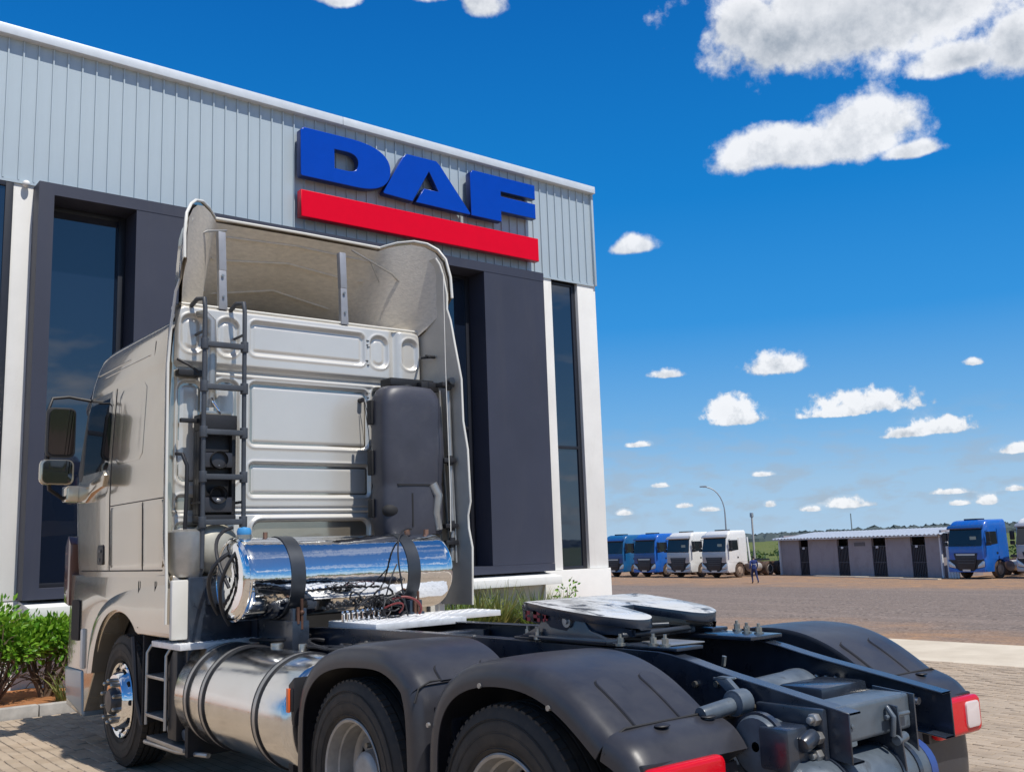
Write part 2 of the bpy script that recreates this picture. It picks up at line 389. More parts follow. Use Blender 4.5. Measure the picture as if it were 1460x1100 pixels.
def interp(tab, z):
    if z <= tab[0][0]: return tab[0][1:]
    for i in range(len(tab)-1):
        if z <= tab[i+1][0]:
            t = (z-tab[i][0])/(tab[i+1][0]-tab[i][0]); return tuple(a+(b-a)*t for a, b in zip(tab[i][1:], tab[i+1][1:]))
    return tab[-1][1:]
def sstep(a, b, x):
    t = max(0, min(1, (x-a)/(b-a))); return t*t*(3-2*t)
# ================================================================== SETTING
def proj_px(p):
    d = Vector(p)-CAM; D = d.dot(FX)
    if D < 0.1: return None
    return (730+F_PX*d.dot(RX)/D, 550-F_PX*d.dot(UX)/D, D)
def ground_z(x):
    if x < 11.28: return -0.05
    if x < 44: return -0.05-1.07*(x-11.28)/32.72
    return -1.12

def ground_material():
    m = bpy.data.materials.new('gravel_and_field'); m.use_nodes = True; nt = m.node_tree; nd = nt.nodes; lk = nt.links
    b = nd['Principled BSDF']; b.inputs['Roughness'].default_value = 0.95; b.inputs['Specular IOR Level'].default_value = 0.2
    g = nd.new('ShaderNodeNewGeometry'); sp = nd.new('ShaderNodeSeparateXYZ'); lk.new(g.outputs['Position'], sp.inputs[0])
    def noise(sc, det=4, st=None):
        n = nd.new('ShaderNodeTexNoise'); n.inputs['Scale'].default_value = sc; n.inputs['Detail'].default_value = det
        if st:
            mpn = nd.new('ShaderNodeMapping'); mpn.inputs['Scale'].default_value = st; lk.new(g.outputs['Position'], mpn.inputs[0]); lk.new(mpn.outputs[0], n.inputs['Vector'])
        else: lk.new(g.outputs['Position'], n.inputs['Vector'])
        return n.outputs['Fac']
    def rng(v, a, bq, c=0.0, d=1.0):
        r = nd.new('ShaderNodeMapRange'); lk.new(v, r.inputs[0]); r.inputs[1].default_value = a; r.inputs[2].default_value = bq; r.inputs[3].default_value = c; r.inputs[4].default_value = d
        return r.outputs[0]
    def mix(f, a, bq):
        x = nd.new('ShaderNodeMix'); x.data_type = 'RGBA'; lk.new(f, x.inputs[0])
        for i, c in ((6, a), (7, bq)):
            if isinstance(c, tuple): x.inputs[i].default_value = (*c, 1)
            else: lk.new(c, x.inputs[i])
        return x.outputs[2]
    def mth(op, a, bq, cl=False):
        x = nd.new('ShaderNodeMath'); x.operation = op; x.use_clamp = cl
        for i, c in ((0, a), (1, bq)):
            if isinstance(c, (int, float)): x.inputs[i].default_value = c
            else: lk.new(c, x.inputs[i])
        return x.outputs[0]
    stone = nd.new('ShaderNodeTexVoronoi'); stone.inputs['Scale'].default_value = 13.0; lk.new(g.outputs['Position'], stone.inputs['Vector'])
    wh = nd.new('ShaderNodeSeparateColor'); lk.new(stone.outputs['Color'], wh.inputs[0])
    grav = mix(wh.outputs[0], (0.085, 0.066, 0.056), (0.33, 0.265, 0.225))
    grav = mix(rng(noise(1.7, 6), 0.42, 0.60), grav, (0.21, 0.165, 0.138))
    dirt = mix(rng(noise(3.0, 6), 0.35, 0.65), (0.40, 0.235, 0.13), (0.29, 0.185, 0.12))
    x = sp.outputs[0]
    n1 = noise(0.35, 6); n1b = mth('MULTIPLY', mth('SUBTRACT', n1, 0.5), 14.0)
    near = rng(mth('ADD', x, n1b), 12.0, 17.0, 1.0, 0.0)
    far = rng(mth('ADD', x, n1b), 41.0, 47.0)
    col = mix(mth('MULTIPLY', mth('MAXIMUM', near, far), rng(noise(1.2, 5), 0.30, 0.62, 0.35, 1.0)), grav, dirt)
    tracks = mth('MULTIPLY', rng(noise(0.9, 3, (0.5, 0.07, 1.0)), 0.52, 0.66), 0.45)
    col = mix(tracks, col, (0.27, 0.21, 0.175))
    grass = mix(rng(noise(0.12, 6), 0.35, 0.65), (0.115, 0.145, 0.035), (0.21, 0.20, 0.065))
    grass = mix(rng(noise(0.9, 5), 0.35, 0.7), grass, (0.06, 0.10, 0.025))
    green = rng(mth('ADD', x, mth('MULTIPLY', mth('SUBTRACT', noise(0.25, 4), 0.5), 6.0)), 64.0, 66.0)
    dist = mth('MAXIMUM', mth('ABSOLUTE', x, 0), mth('ABSOLUTE', sp.outputs[1], 0))
    green = mth('MAXIMUM', green, rng(dist, 85, 100))
    col = mix(green, col, grass)
    lk.new(col, b.inputs['Base Color'])
    bp = nd.new('ShaderNodeBump'); bp.inputs['Strength'].default_value = 0.9; bp.inputs['Distance'].default_value = 0.03
    lk.new(mth('ADD', stone.outputs['Distance'], mth('MULTIPLY', noise(2.0, 6), 0.8)), bp.inputs['Height']); lk.new(bp.outputs[0], b.inputs['Normal'])
    return m
xs = [-3500, -600, -120, -40, 0, 11.28, 14, 18, 24, 30, 36, 44, 52, 60, 80, 140, 300, 900, 3500]
ys = [-3500, -900, -200, -60, -20, 0, 12, 24, 40, 60, 100, 200, 500, 1200, 3500]
g = MB(); g.grid([[(x, y, ground_z(x)) for y in ys] for x in xs])
setp(g.build('ground', ground_material(), smooth=False), kind='structure', label='open gravel and red dirt lot running out to green fields')

def paving_material(brick_tex):
    m = bpy.data.materials.new('sand_coloured_paving'); m.use_nodes = True; nt = m.node_tree; nd = nt.nodes; lk = nt.links
    b = nd['Principled BSDF']; b.inputs['Roughness'].default_value = 0.88; b.inputs['Specular IOR Level'].default_value = 0.3
    g = nd.new('ShaderNodeNewGeometry')
    sn = nd.new('ShaderNodeVectorMath'); sn.operation = 'SNAP'; lk.new(g.outputs['Position'], sn.inputs[0]); sn.inputs[1].default_value = (0.1, 0.2, 10)
    wnz = nd.new('ShaderNodeTexWhiteNoise'); lk.new(sn.outputs[0], wnz.inputs['Vector'])
    n = nd.new('ShaderNodeTexNoise'); n.inputs['Scale'].default_value = 0.8; n.inputs['Detail'].default_value = 6; lk.new(g.outputs['Position'], n.inputs['Vector'])
    n2 = nd.new('ShaderNodeTexNoise'); n2.inputs['Scale'].default_value = 45; n2.inputs['Detail'].default_value = 4; lk.new(g.outputs['Position'], n2.inputs['Vector'])
    a = nd.new('ShaderNodeMix'); a.data_type = 'RGBA'; lk.new(wnz.outputs['Value'], a.inputs[0]); a.inputs[6].default_value = (0.335, 0.265, 0.195, 1); a.inputs[7].default_value = (0.44, 0.36, 0.275, 1)
    mr = nd.new('ShaderNodeMapRange'); lk.new(n.outputs['Fac'], mr.inputs[0]); mr.inputs[1].default_value = 0.35; mr.inputs[2].default_value = 0.65; mr.inputs[3].default_value = 0.0; mr.inputs[4].default_value = 0.6
    c = nd.new('ShaderNodeMix'); c.data_type = 'RGBA'; lk.new(mr.outputs[0], c.inputs[0]); lk.new(a.outputs[2], c.inputs[6]); c.inputs[7].default_value = (0.47, 0.36, 0.255, 1)
    n4 = nd.new('ShaderNodeTexNoise'); n4.inputs['Scale'].default_value = 1.7; n4.inputs['Detail'].default_value = 7; n4.inputs['Distortion'].default_value = 0.8; lk.new(g.outputs['Position'], n4.inputs['Vector'])
    m4 = nd.new('ShaderNodeMapRange'); lk.new(n4.outputs['Fac'], m4.inputs[0]); m4.inputs[1].default_value = 0.55; m4.inputs[2].default_value = 0.72; m4.inputs[4].default_value = 0.55
    c4 = nd.new('ShaderNodeMix'); c4.data_type = 'RGBA'; lk.new(m4.outputs[0], c4.inputs[0]); lk.new(c.outputs[2], c4.inputs[6]); c4.inputs[7].default_value = (0.20, 0.155, 0.115, 1)
    out = c4.outputs[2]
    if brick_tex:
        sp = nd.new('ShaderNodeMapping'); sp.inputs['Rotation'].default_value = (0, 0, R(90)); lk.new(g.outputs['Position'], sp.inputs[0])
        bt = nd.new('ShaderNodeTexBrick'); bt.inputs['Scale'].default_value = 1.0; bt.inputs['Brick Width'].default_value = 0.2; bt.inputs['Row Height'].default_value = 0.1
        bt.inputs['Mortar Size'].default_value = 0.004; bt.offset = 0.5; lk.new(sp.outputs[0], bt.inputs['Vector'])
        bt.inputs['Color1'].default_value = (1, 1, 1, 1); bt.inputs['Color2'].default_value = (0.86, 0.86, 0.86, 1); bt.inputs['Mortar'].default_value = (0.45, 0.42, 0.38, 1)
        d = nd.new('ShaderNodeMix'); d.data_type = 'RGBA'; d.blend_type = 'MULTIPLY'; d.inputs[0].default_value = 1; lk.new(out, d.inputs[6]); lk.new(bt.outputs['Color'], d.inputs[7]); out = d.outputs[2]
    lk.new(out, b.inputs['Base Color'])
    bp = nd.new('ShaderNodeBump'); bp.inputs['Strength'].default_value = 0.35; bp.inputs['Distance'].default_value = 0.004; lk.new(n2.outputs['Fac'], bp.inputs['Height']); lk.new(bp.outputs[0], b.inputs['Normal'])
    return m
M_pave = paving_material(True); M_brick = paving_material(False)
M_joint = mat('sandy_joints', (0.22, 0.165, 0.11), 0.95, var=0.25, vscale=9, bump=0.4, bscale=90)
M_apron = mat('sandy_concrete', (0.54, 0.46, 0.35), 0.9, vscale=1.3, col2=(0.66, 0.575, 0.45), bump=0.3, bscale=30, dist=0.004)
M_kerb = mat('kerb_concrete', (0.40, 0.375, 0.34), 0.85, var=0.18, vscale=7, bump=0.4, bscale=50, dist=0.004)
# paved yard: base sheet with the loose set stones laid on it where the photo is close enough to tell them apart
SX0, SX1, SY0, SY1 = 0.9, 8.9, -4.2, 8.95
pv = MB()
pv.box((-40, -40, -0.12), (8.9, 8.98, 0.0))
pav = setp(pv.build('pavement', M_pave, smooth=False), kind='structure', label='sand coloured block paving around the grey tractor truck')
ap = MB(); ap.box((8.904, -60, -0.2), (11.26, 10.9, 0.012)); setp(ap.build('concrete_apron', M_apron, smooth=False, bevel=0.01), kind='structure', label='pale sandy concrete strip between paving and gravel')
stones = []
def stone_field(x0, x1, y0, y1):
    nx = int((x1-x0)/0.1)
    for i in range(nx):
        x = x0+0.05+i*0.1; off = 0.1 if i % 2 else 0.0; y = y0+0.1+off
        while y < y1-0.1:
            q = proj_px((x, y, 0))
            if q and -20 < q[0] < 1480 and q[1] < 1115: stones.append((q[2], x, y))
            y += 0.2
stone_field(1.4, 8.9, -4.0, 8.9)
stone_field(-3.6, -0.2, 4.9, 8.9)
def hidden_stone(x, y):     # under the building side of the truck, never in view
    q = proj_px((x, y, 0)); px, py = q[0], q[1]
    return 170 < px < 1030 or (1030 <= px < 1340 and py > 905+(px-1030)*0.27)
stones = sorted(s for s in stones if not hidden_stone(s[1], s[2]))
s0 = MB(); s0.box((-0.0475, -0.0975, -0.03), (0.0475, 0.0975, 0.016))
sobj = s0.build('paving_stone', M_brick, None, bevel=0.006, seg=1, link=False)
def stone_slot(k, o, d):
    return o
for k, (D, x, y) in enumerate(stones[:300]):
    o = sobj if k == 0 else sobj.copy()
    C.objects.link(o); o.parent = pav
    o.location = (x, y, random.uniform(-0.004, 0.003)); o.rotation_euler = (random.uniform(-0.01, 0.01), random.uniform(-0.015, 0.015), random.uniform(-0.02, 0.02))
rest = MB()
for (D, x, y) in stones[300:]:
    dz = random.uniform(-0.004, 0.003); a = random.uniform(-0.02, 0.02); t = 0.016+dz
    w, h = 0.0475, 0.0975; ca, sa = math.cos(a), math.sin(a)
    def P(px_, py_, z): return (x+px_*ca-py_*sa, y+px_*sa+py_*ca, z)
    vs = [P(-w, -h, 0.001), P(w, -h, 0.001), P(w, h, 0.001), P(-w, h, 0.001), P(-w+.006, -h+.006, t), P(w-.006, -h+.006, t+random.uniform(-.001, .001)), P(w-.006, h-.006, t), P(-w+.006, h-.006, t)]
    rest.add(vs, [(4, 5, 6, 7), (0, 1, 5, 4), (1, 2, 6, 5), (2, 3, 7, 6), (3, 0, 4, 7)])
if rest.v: rest.build('paving_stones', M_brick, pav, smooth=False, kind='stuff', fixn=False)
# kerb of the planting bed
kb = thing('kerb', 'pale concrete kerb along the planting bed in front of the showroom', 'kerb', (0, 0, 0))
kb.name = 'kerb'
ks = MB(); ks.box((-0.495, 0, -0.1), (0.495, 0.14, 0.125)); ks0 = ks.build('kerbstone', M_kerb, None, bevel=0.015, link=False)
x = -7.5; first = True
while x < 9.6:
    o = ks0 if first else ks0.copy(); first = False
    C.objects.link(o); o.parent = kb; o.location = (x, 9.0+random.uniform(-.004, .004), random.uniform(-.004, .004)); x += 1.0
M_soil = mat('red_earth', (0.42, 0.17, 0.055), 0.95, vscale=7, col2=(0.28, 0.12, 0.05), bump=0.8, bscale=25, dist=0.02)
sb = MB(); sb.grid([[(x*0.35-8, 9.13+j*0.23, 0.07+0.05*mnoise.noise(Vector((x*0.5, j*0.6, 3)))+0.03*math.sin(x)) for j in range(9)] for x in range(0, 51)])
setp(sb.build('soil_bed', M_soil), kind='structure', label='strip of red earth planting bed against the showroom wall')

# ================================================================== SHOWROOM
M_clad = mat('pale_blue_cladding', (0.47, 0.55, 0.60), 0.42, 0.15, var=0.05, vscale=1.5, bump=0.04, bscale=8, dist=0.01, stretch=(1, 1, 0.3))
M_coping = mat('white_coping', (0.68, 0.73, 0.78), 0.4, 0.1, var=0.05)
M_white = mat('off_white_render', (0.82, 0.81, 0.78), 0.8, var=0.05, vscale=1.4, bump=0.15, bscale=35, dist=0.003)
M_slate = mat('slate_panel', (0.037, 0.042, 0.068), 0.55, var=0.07, vscale=1.1, bump=0.05, bscale=20, dist=0.002)
stain(M_white, 1.1, 0.55, 0.85, (0.55, 0.51, 0.44), 0.5, (2.5, 2.5, .5))
stain(M_slate, 0.9, 0.5, 0.8, (0.065, 0.066, 0.082), 0.5, (2, 2, .35))
stain(M_clad, 1.2, 0.52, 0.8, (0.40, 0.46, 0.49), 0.5, (3, 3, .3))
M_frame = mat('dark_window_frame', (0.018, 0.020, 0.028), 0.4, var=0.1)
def glass_mat():
    m = bpy.data.materials.new('tinted_glass'); m.use_nodes = True; nt = m.node_tree; b = nt.nodes['Principled BSDF']
    b.inputs['Base Color'].default_value = (0.008, 0.014, 0.030, 1); b.inputs['Roughness'].default_value = 0.02; b.inputs['IOR'].default_value = 1.9; b.inputs['Specular IOR Level'].default_value = 0.62
    t = nt.nodes.new('ShaderNodeTexCoord'); n = nt.nodes.new('ShaderNodeTexNoise'); n.inputs['Scale'].default_value = 0.9; nt.links.new(t.outputs['Object'], n.inputs['Vector'])
    bp = nt.nodes.new('ShaderNodeBump'); bp.inputs['Strength'].default_value = 0.05; bp.inputs['Distance'].default_value = 0.03; nt.links.new(n.outputs['Fac'], bp.inputs['Height']); nt.links.new(bp.outputs[0], b.inputs['Normal'])
    return m
M_glass = glass_mat()
bld = thing('showroom', 'grey clad showroom with slate window panels and white pilasters behind the truck', 'building', (2, 11, 0))
bld.location = (0, 0, 0)
b0 = MB(); b0.box((-8.0, 11.25, -0.3), (9.90, 32, 9.02)); b0.box((-8.0, 11.02, 1.22), (-1.13, 11.25, 7.0)); b0.build('wall', M_white, bld)
b1 = MB(); b1.box((-8.0, 11.0, -0.3), (9.95, 11.25, 1.24)); b1.build('base_wall', M_white, bld, bevel=0.008)
RB = 0.2
pw = MB()
prof = [(0, 0), (0.170, 0), (0.1745, -0.026), (0.1935, -0.026), (0.2, 0)]
pw.grid([[(p[0], p[1], z) for p in prof] for z in (0.0, 2.2)])
pn0 = pw.build('cladding_panel', M_clad, None, smooth=False, link=False, fixn=False)
x = -5.86; k = 0
while x < 9.90:
    o = pn0 if k == 0 else pn0.copy(); C.objects.link(o); o.parent = bld
    o.location = (x, 10.985, 7.03+random.uniform(-0.004, 0.004)); o.scale = (1, 1, (9.20-7.03-0.012*x)/2.2); o.rotation_euler = (0, 0, random.uniform(-0.006, 0.006)); x += RB; k += 1
b = MB(); b.box((-8.0, 11.0, 7.0), (9.93, 11.25, 9.0)); b.build('cladding_backing', M_frame, bld)
b = MB()
for (xa, xb) in ((-8, -2.0), (-1.996, 4.0), (4.004, 9.97)):
    za, zb = 9.265-0.0115*(xa+1.4), 9.265-0.0115*(xb+1.4)
    vs = [(xa, 10.86, za-.15), (xb, 10.86, zb-.15), (xb, 10.86, zb), (xa, 10.86, za), (xa, 11.3, za-.15), (xb, 11.3, zb-.15), (xb, 11.3, zb), (xa, 11.3, za)]
    b.add(vs, [(0, 1, 2, 3), (4, 7, 6, 5), (0, 4, 5, 1), (3, 2, 6, 7), (0, 3, 7, 4), (1, 5, 6, 2)])
b.build('coping', M_coping, bld, bevel=0.012)
b = MB(); b.box((9.905, 10.93, 7.0), (9.96, 11.3, 9.02)); b.build('corner_trim', M_clad, bld, bevel=0.006)
b = MB(); b.box((-8, 10.965, 6.985), (9.93, 11.0, 7.03)); b.build('drip_flashing', M_clad, bld)
for (xa, xb) in ((-1.13, -0.79), (8.47, 8.75), (9.45, 9.95)):
    b = MB(); b.box((xa, 10.99, 1.243), (xb, 11.25, 6.99)); b.build('pilaster', M_white, bld, bevel=0.006)
# slate box around the tall windows
def boxwall(x0, x1, z0, z1, y0=10.65, y1=11.2): 
    b = MB(); b.box((x0, y0, z0), (x1, y1, z1)); return b
FZ0, FZ1 = 1.25, 6.96
b = boxwall(-0.87, 8.26, 6.79, FZ1)
b.box((-0.87, 10.65, FZ0), (8.26, 11.2, 1.39)); b.box((-0.87, 10.65, 1.39), (-0.67, 11.2, 6.79))
b.build('window_surround', M_slate, bld)
for (xa, xb) in ((0.46, 2.3), (3.9, 5.55), (6.81, 8.26)):
    b = boxwall(xa+0.003, xb, 1.393, 6.787, 10.655); b.build('slate_panel', M_slate, bld)
def tall_window(xa, xb, z0, z1, yg, transoms=(), mull=()):
    f = MB(); w = 0.06
    f.box((xa, yg-0.03, z0), (xa+w, yg+0.03, z1)); f.box((xb-w-0.04, yg-0.03, z0), (xb, yg+0.03, z1)); f.box((xa+w, yg-0.03, z1-w), (xb-w-.04, yg+0.03, z1)); f.box((xa+w, yg-0.03, z0), (xb-w-.04, yg+0.03, z0+w))
    for t in transoms: f.box((xa+w, yg-0.028, t-.03), (xb-w-.04, yg+0.028, t+.03))
    fo = f.build('window_frame', M_frame, bld, bevel=0.004)
    zs = [z0+w]+[t for t in transoms]+[z1-w]
    for i in range(len(zs)-1):
        p = MB(); p.box((xa+w-.01, yg-0.004, zs[i]+(.03 if i else 0)-.005), (xb-w-.03, yg+0.004, zs[i+1]-(.03 if i < len(zs)-2 else 0)+.005)); p.build('pane', M_glass, fo)
tall_window(-0.67, 0.46, 1.39, 6.79, 11.16)
tall_window(2.3, 3.9, 1.39, 6.79, 11.16)
tall_window(5.55, 6.81, 1.39, 6.79, 11.16, (3.9,))
tall_window(8.75, 9.45, 1.243, 6.98, 11.10, (3.62,))
tall_window(-2.6, -1.13, 1.243, 6.98, 11.0, (3.62,))
b = MB(); b.prism([(10.42, 1.02), (11.0, 1.02), (11.0, 1.235), (10.42, 1.16)], 0, -0.84, 8.22); b.build('window_sill', M_white, bld, bevel=0.01)
b = MB(); b.box((-2.6, 10.75, 1.12), (-1.16, 11.0, 1.235)); b.build('window_sill', M_white, bld, bevel=0.01)
# wall under the tall windows stands back, then steps out under the corner
b = MB(); b.prism([(7.93, 0.0), (9.953, 0.0), (9.953, 1.238), (8.24, 1.238), (8.24, 0.98)], 1, 10.93, 10.998); b.build('corner_plinth', M_white, bld, bevel=0.006)
# small camera/lamp under the cladding edge at the left pilaster
b = MB(); b.sphere((-0.98, 10.93, 6.98), 0.05); b.cyl((-0.98, 10.99, 7.0), (-0.98, 10.93, 7.0), 0.03); b.build('wall_fitting', M_white, bld)

# ---- the sign
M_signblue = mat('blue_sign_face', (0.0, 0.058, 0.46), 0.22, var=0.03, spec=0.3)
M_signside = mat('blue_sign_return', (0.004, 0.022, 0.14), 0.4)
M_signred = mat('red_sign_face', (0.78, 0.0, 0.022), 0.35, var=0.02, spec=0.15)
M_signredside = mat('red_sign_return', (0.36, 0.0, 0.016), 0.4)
sg = thing('wall_sign', 'big blue DAF letters above a red bar on the grey cladding', 'sign', (0, 0, 0))
def letter(name, polys, holes, m, ms, y0=10.76, y1=10.89):
    """polys: list of outlines joined by curve fill (holes cut out)"""
    cu = bpy.data.curves.new(name, 'CURVE'); cu.dimensions = '2D'; cu.fill_mode = 'BOTH'; cu.extrude = (y1-y0)/2; cu.bevel_depth = 0.012; cu.bevel_resolution = 2
    for pl in polys+holes:
        s = cu.splines.new('POLY'); s.points.add(len(pl)-1)
        for i, p in enumerate(pl): s.points[i].co = (p[0], p[1], 0, 1)
        s.use_cyclic_u = True
    to = bpy.data.objects.new('tmp', cu); C.objects.link(to)
    dg = bpy.context.evaluated_depsgraph_get(); me = bpy.data.meshes.new_from_object(to.evaluated_get(dg)); me.name = name
    bpy.data.objects.remove(to)
    mt = Matrix(((1, 0, 0, 0), (0, 0, -1, (y0+y1)/2), (0, 1, 0, 0), (0, 0, 0, 1))); me.transform(mt)
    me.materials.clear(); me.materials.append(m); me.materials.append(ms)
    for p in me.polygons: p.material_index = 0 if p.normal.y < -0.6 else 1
    o = bpy.data.objects.new(name, me); C.objects.link(o); o.parent = sg
    return o
def arc_pts(pts, n=14): return [(p.x, p.y) for p in bez(*[Vector((a, b, 0)) for a, b in pts], n=n)]
D_out = [(3.15, 7.95), (3.15, 8.72), (3.20, 8.77)]+arc_pts([(4.05, 8.77), (4.62, 8.77), (4.87, 8.62), (4.87, 8.36)])+arc_pts([(4.87, 8.36), (4.87, 8.08), (4.62, 7.93), (4.2, 7.93)])+[(3.17, 7.93)]
D_in = [(3.76, 8.17), (3.76, 8.53)]+arc_pts([(4.0, 8.53), (4.16, 8.53), (4.24, 8.47), (4.24, 8.36)])+arc_pts([(4.24, 8.36), (4.24, 8.23), (4.16, 8.17), (4.0, 8.17)])
letter('letter_d', [D_out], [D_in], M_signblue, M_signside)
A_left = [(4.75, 7.93), (4.74, 7.95), (5.15, 8.68), (5.24, 8.75), (5.86, 8.75), (5.94, 8.69), (6.60, 7.90), (6.585, 7.88), (5.42, 7.90), (5.59, 8.17), (5.93, 8.17), (5.70, 8.55), (5.33, 7.90)]
letter('letter_a', [A_left], [], M_signblue, M_signside)
F_out = [(6.64, 7.88), (6.64, 8.70), (6.70, 8.76), (8.20, 8.76), (8.20, 8.49), (7.34, 8.49), (7.34, 8.37), (8.20, 8.37), (8.20, 8.09), (7.34, 8.09), (7.34, 7.88)]
letter('letter_f', [F_out], [], M_signblue, M_signside)
letter('red_bar', [[(3.16, 7.23), (3.16, 7.67), (8.24, 7.67), (8.24, 7.23)]], [], M_signred, M_signredside)
b = MB()
for (x, z) in ((3.4, 8.6), (3.4, 8.1), (4.6, 8.3), (5.05, 8.05), (5.8, 8.65), (6.2, 8.05), (6.9, 8.6), (6.9, 8.0), (7.9, 8.62), (7.9, 8.2), (3.6, 7.45), (5.0, 7.45), (6.4, 7.45), (7.8, 7.45)):
    b = MB(); b.cyl((x, 10.885, z), (x, 10.99, z), 0.012, n=8); b.build('stand_off', M_brass, sg)

# ================================================================== PLANTS
def leaf_mat(name, c1, c2, trans=0.25):
    m = bpy.data.materials.new(name); m.use_nodes = True; nt = m.node_tree; nd = nt.nodes; lk = nt.links; b = nd['Principled BSDF']
    b.inputs['Roughness'].default_value = 0.42
    g = nd.new('ShaderNodeNewGeometry'); mx = nd.new('ShaderNodeMix'); mx.data_type = 'RGBA'; lk.new(g.outputs['Random Per Island'], mx.inputs[0])
    mx.inputs[6].default_value = (*c1, 1); mx.inputs[7].default_value = (*c2, 1); lk.new(mx.outputs[2], b.inputs['Base Color'])
    tr = nd.new('ShaderNodeBsdfTranslucent'); lk.new(mx.outputs[2], tr.inputs['Color']); ms = nd.new('ShaderNodeMixShader'); ms.inputs[0].default_value = trans
    lk.new(b.outputs[0], ms.inputs[1]); lk.new(tr.outputs[0], ms.inputs[2]); lk.new(ms.outputs[0], nd['Material Output'].inputs['Surface'])
    return m
M_leafA = leaf_mat('bright_shrub_leaves', (0.07, 0.22, 0.012), (0.27, 0.48, 0.04))
M_leafB = leaf_mat('striped_grass_leaves', (0.10, 0.16, 0.03), (0.36, 0.38, 0.14))
M_leafC = leaf_mat('dark_field_leaves', (0.03, 0.07, 0.015), (0.09, 0.15, 0.03))
M_stem = mat('woody_stems', (0.16, 0.11, 0.075), 0.9, var=0.3, bump=0.4)
def leaf(mb, p, d, L, w, fold=0.25):
    d = d.normalized(); s = d.cross(Vector((random.uniform(-1, 1), random.uniform(-1, 1), random.uniform(.2, 1)))).normalized(); n = s.cross(d).normalized()
    a = p; m = p+d*L*0.5-n*L*0.03; e = p+d*L-n*L*0.12
    mb.add([a, m+s*w+n*w*fold, e, m-s*w+n*w*fold, m], [(0, 1, 4), (1, 2, 4), (2, 3, 4), (3, 0, 4)])
def shrub(label, loc, rx, ry, h, n, L, m, group=None, clumps=9, name='leafy_shrub', rnd=1):
    rg = random.Random(rnd); t = thing(name, label, 'shrub', loc, 0, group)
    f = MB(); st = MB()
    for c in range(clumps):
        a = rg.uniform(0, 2*PI); rr = math.sqrt(rg.random())*0.75
        cx, cy = rx*rr*math.cos(a), ry*rr*math.sin(a); cz = h*(0.55+0.42*rg.random()*(1-rr*0.5)); cr = h*rg.uniform(0.15, 0.27)
        pts = [p for p in bez((cx*0.12, cy*0.12, -0.02), (cx*0.4, cy*0.4, cz*0.3), (cx*0.9, cy*0.9, cz*0.5), (cx, cy, cz), 6)]
        st.tube(pts, [0.022, 0.02, 0.018, 0.014, 0.011, 0.008, 0.005], 5)
        for j in range(5):
            b0_ = pts[rg.randint(2, 5)]; e = b0_+Vector((rg.gauss(0, 1), rg.gauss(0, 1), rg.gauss(0.4, 0.6)))*cr*0.7; st.tube([b0_, (b0_+e)/2+Vector((0, 0, .02)), e], [.008, .006, .004], 4)
        for i in range(n//clumps):
            d = Vector((rg.gauss(0, 1), rg.gauss(0, 1), rg.gauss(0.15, 0.8))).normalized(); q = Vector((cx, cy, cz))+d*cr*(rg.random()**0.45)
            random.seed(rg.random()); leaf(f, q, d+Vector((0, 0, 0.35)), L*rg.uniform(.6, 1.2), L*0.24)
    f.build('foliage', m, t, smooth=False, fixn=False, kind='stuff'); st.build('stems', M_stem, t)
    return t
def grass_clump(label, loc, n, L, w, m, spread=0.5, group=None, rnd=1, name='grass_clump', flat=0.0):
    rg = random.Random(rnd); t = setp(None or bpy.data.objects.new('x', None), None)
    bpy.data.objects.remove(t)
    f = MB()
    for i in range(n):
        a = rg.uniform(0, 2*PI); r0 = spread*0.35*math.sqrt(rg.random()); p = Vector((r0*math.cos(a), r0*math.sin(a), 0))
        a2 = a+rg.gauss(0, 0.5); ll = L*rg.uniform(.55, 1.15); lean = rg.uniform(0.15, 0.8)+flat
        out = Vector((math.cos(a2), math.sin(a2), 0)); s = Vector((-math.sin(a2), math.cos(a2), 0))*w
        pts = []
        for k in range(6):
            q = k/5; pts.append(p+out*ll*lean*q**1.5+Vector((0, 0, ll*(q-0.55*lean*q*q))))
        vs = []; fs = []
        for k, q in enumerate(pts):
            ww = (1-(k/5)**2)*1.0+0.03; vs += [q-s*ww, q+s*ww]
            if k: fs.append((2*k-2, 2*k-1, 2*k+1, 2*k))
        f.add(vs, fs)
    o = f.build(name, m, None, smooth=False, fixn=False); o.location = loc
    return setp(o, label, 'plant', group)
shrub('tall bright green shrub at the far left of the planting bed', (-1.35, 9.85, 0.08), 0.62, 0.5, 1.10, 2500, 0.10, M_leafA, clumps=20, rnd=3)
shrub('bright green shrub with bare stems just left of the truck bumper', (-0.72, 9.95, 0.08), 0.50, 0.42, 0.95, 2100, 0.095, M_leafA, clumps=18, rnd=11)
gl = [(-0.42, 9.55, 70, .55), (-0.62, 9.35, 50, .40), (-0.15, 9.7, 60, .62), (0.2, 9.5, 50, .55)]
for i, (x, y, n, L) in enumerate(gl):
    grass_clump(['yellow green strap leaved plant beside the truck bumper', 'low strap leaved plant nearest the kerb left of the bumper', 'tallest strap leaved plant behind the bumper corner', 'strap leaved plant half hidden behind the front wheel'][i], (x, y, 0.1), n, L, 0.013, M_leafB, 0.35, 'strap leaved plants by the bumper', 20+i, 'strap_leaved_plant')
k = 0
rgp = random.Random(5)
rowlab = ['grass clump nearest the side fairing of the truck', 'second grass clump from the side fairing', 'middle grass clump under the window sill', 'grass clump with long arching blades under the sill', 'pale grass clump left of the fifth wheel', 'grass clump touching the fifth wheel in view']
for i in range(6):
    grass_clump(rowlab[i], (5.6+i*0.46, 10.0+rgp.uniform(-.3, .3), 0.08), 230, rgp.uniform(.85, 1.15), 0.016, M_leafB if i % 3 else leaf_mat('deep_grass', (0.05, 0.12, 0.02), (0.20, 0.30, 0.07)), 0.45, 'grass clumps under the window sill', 40+i)
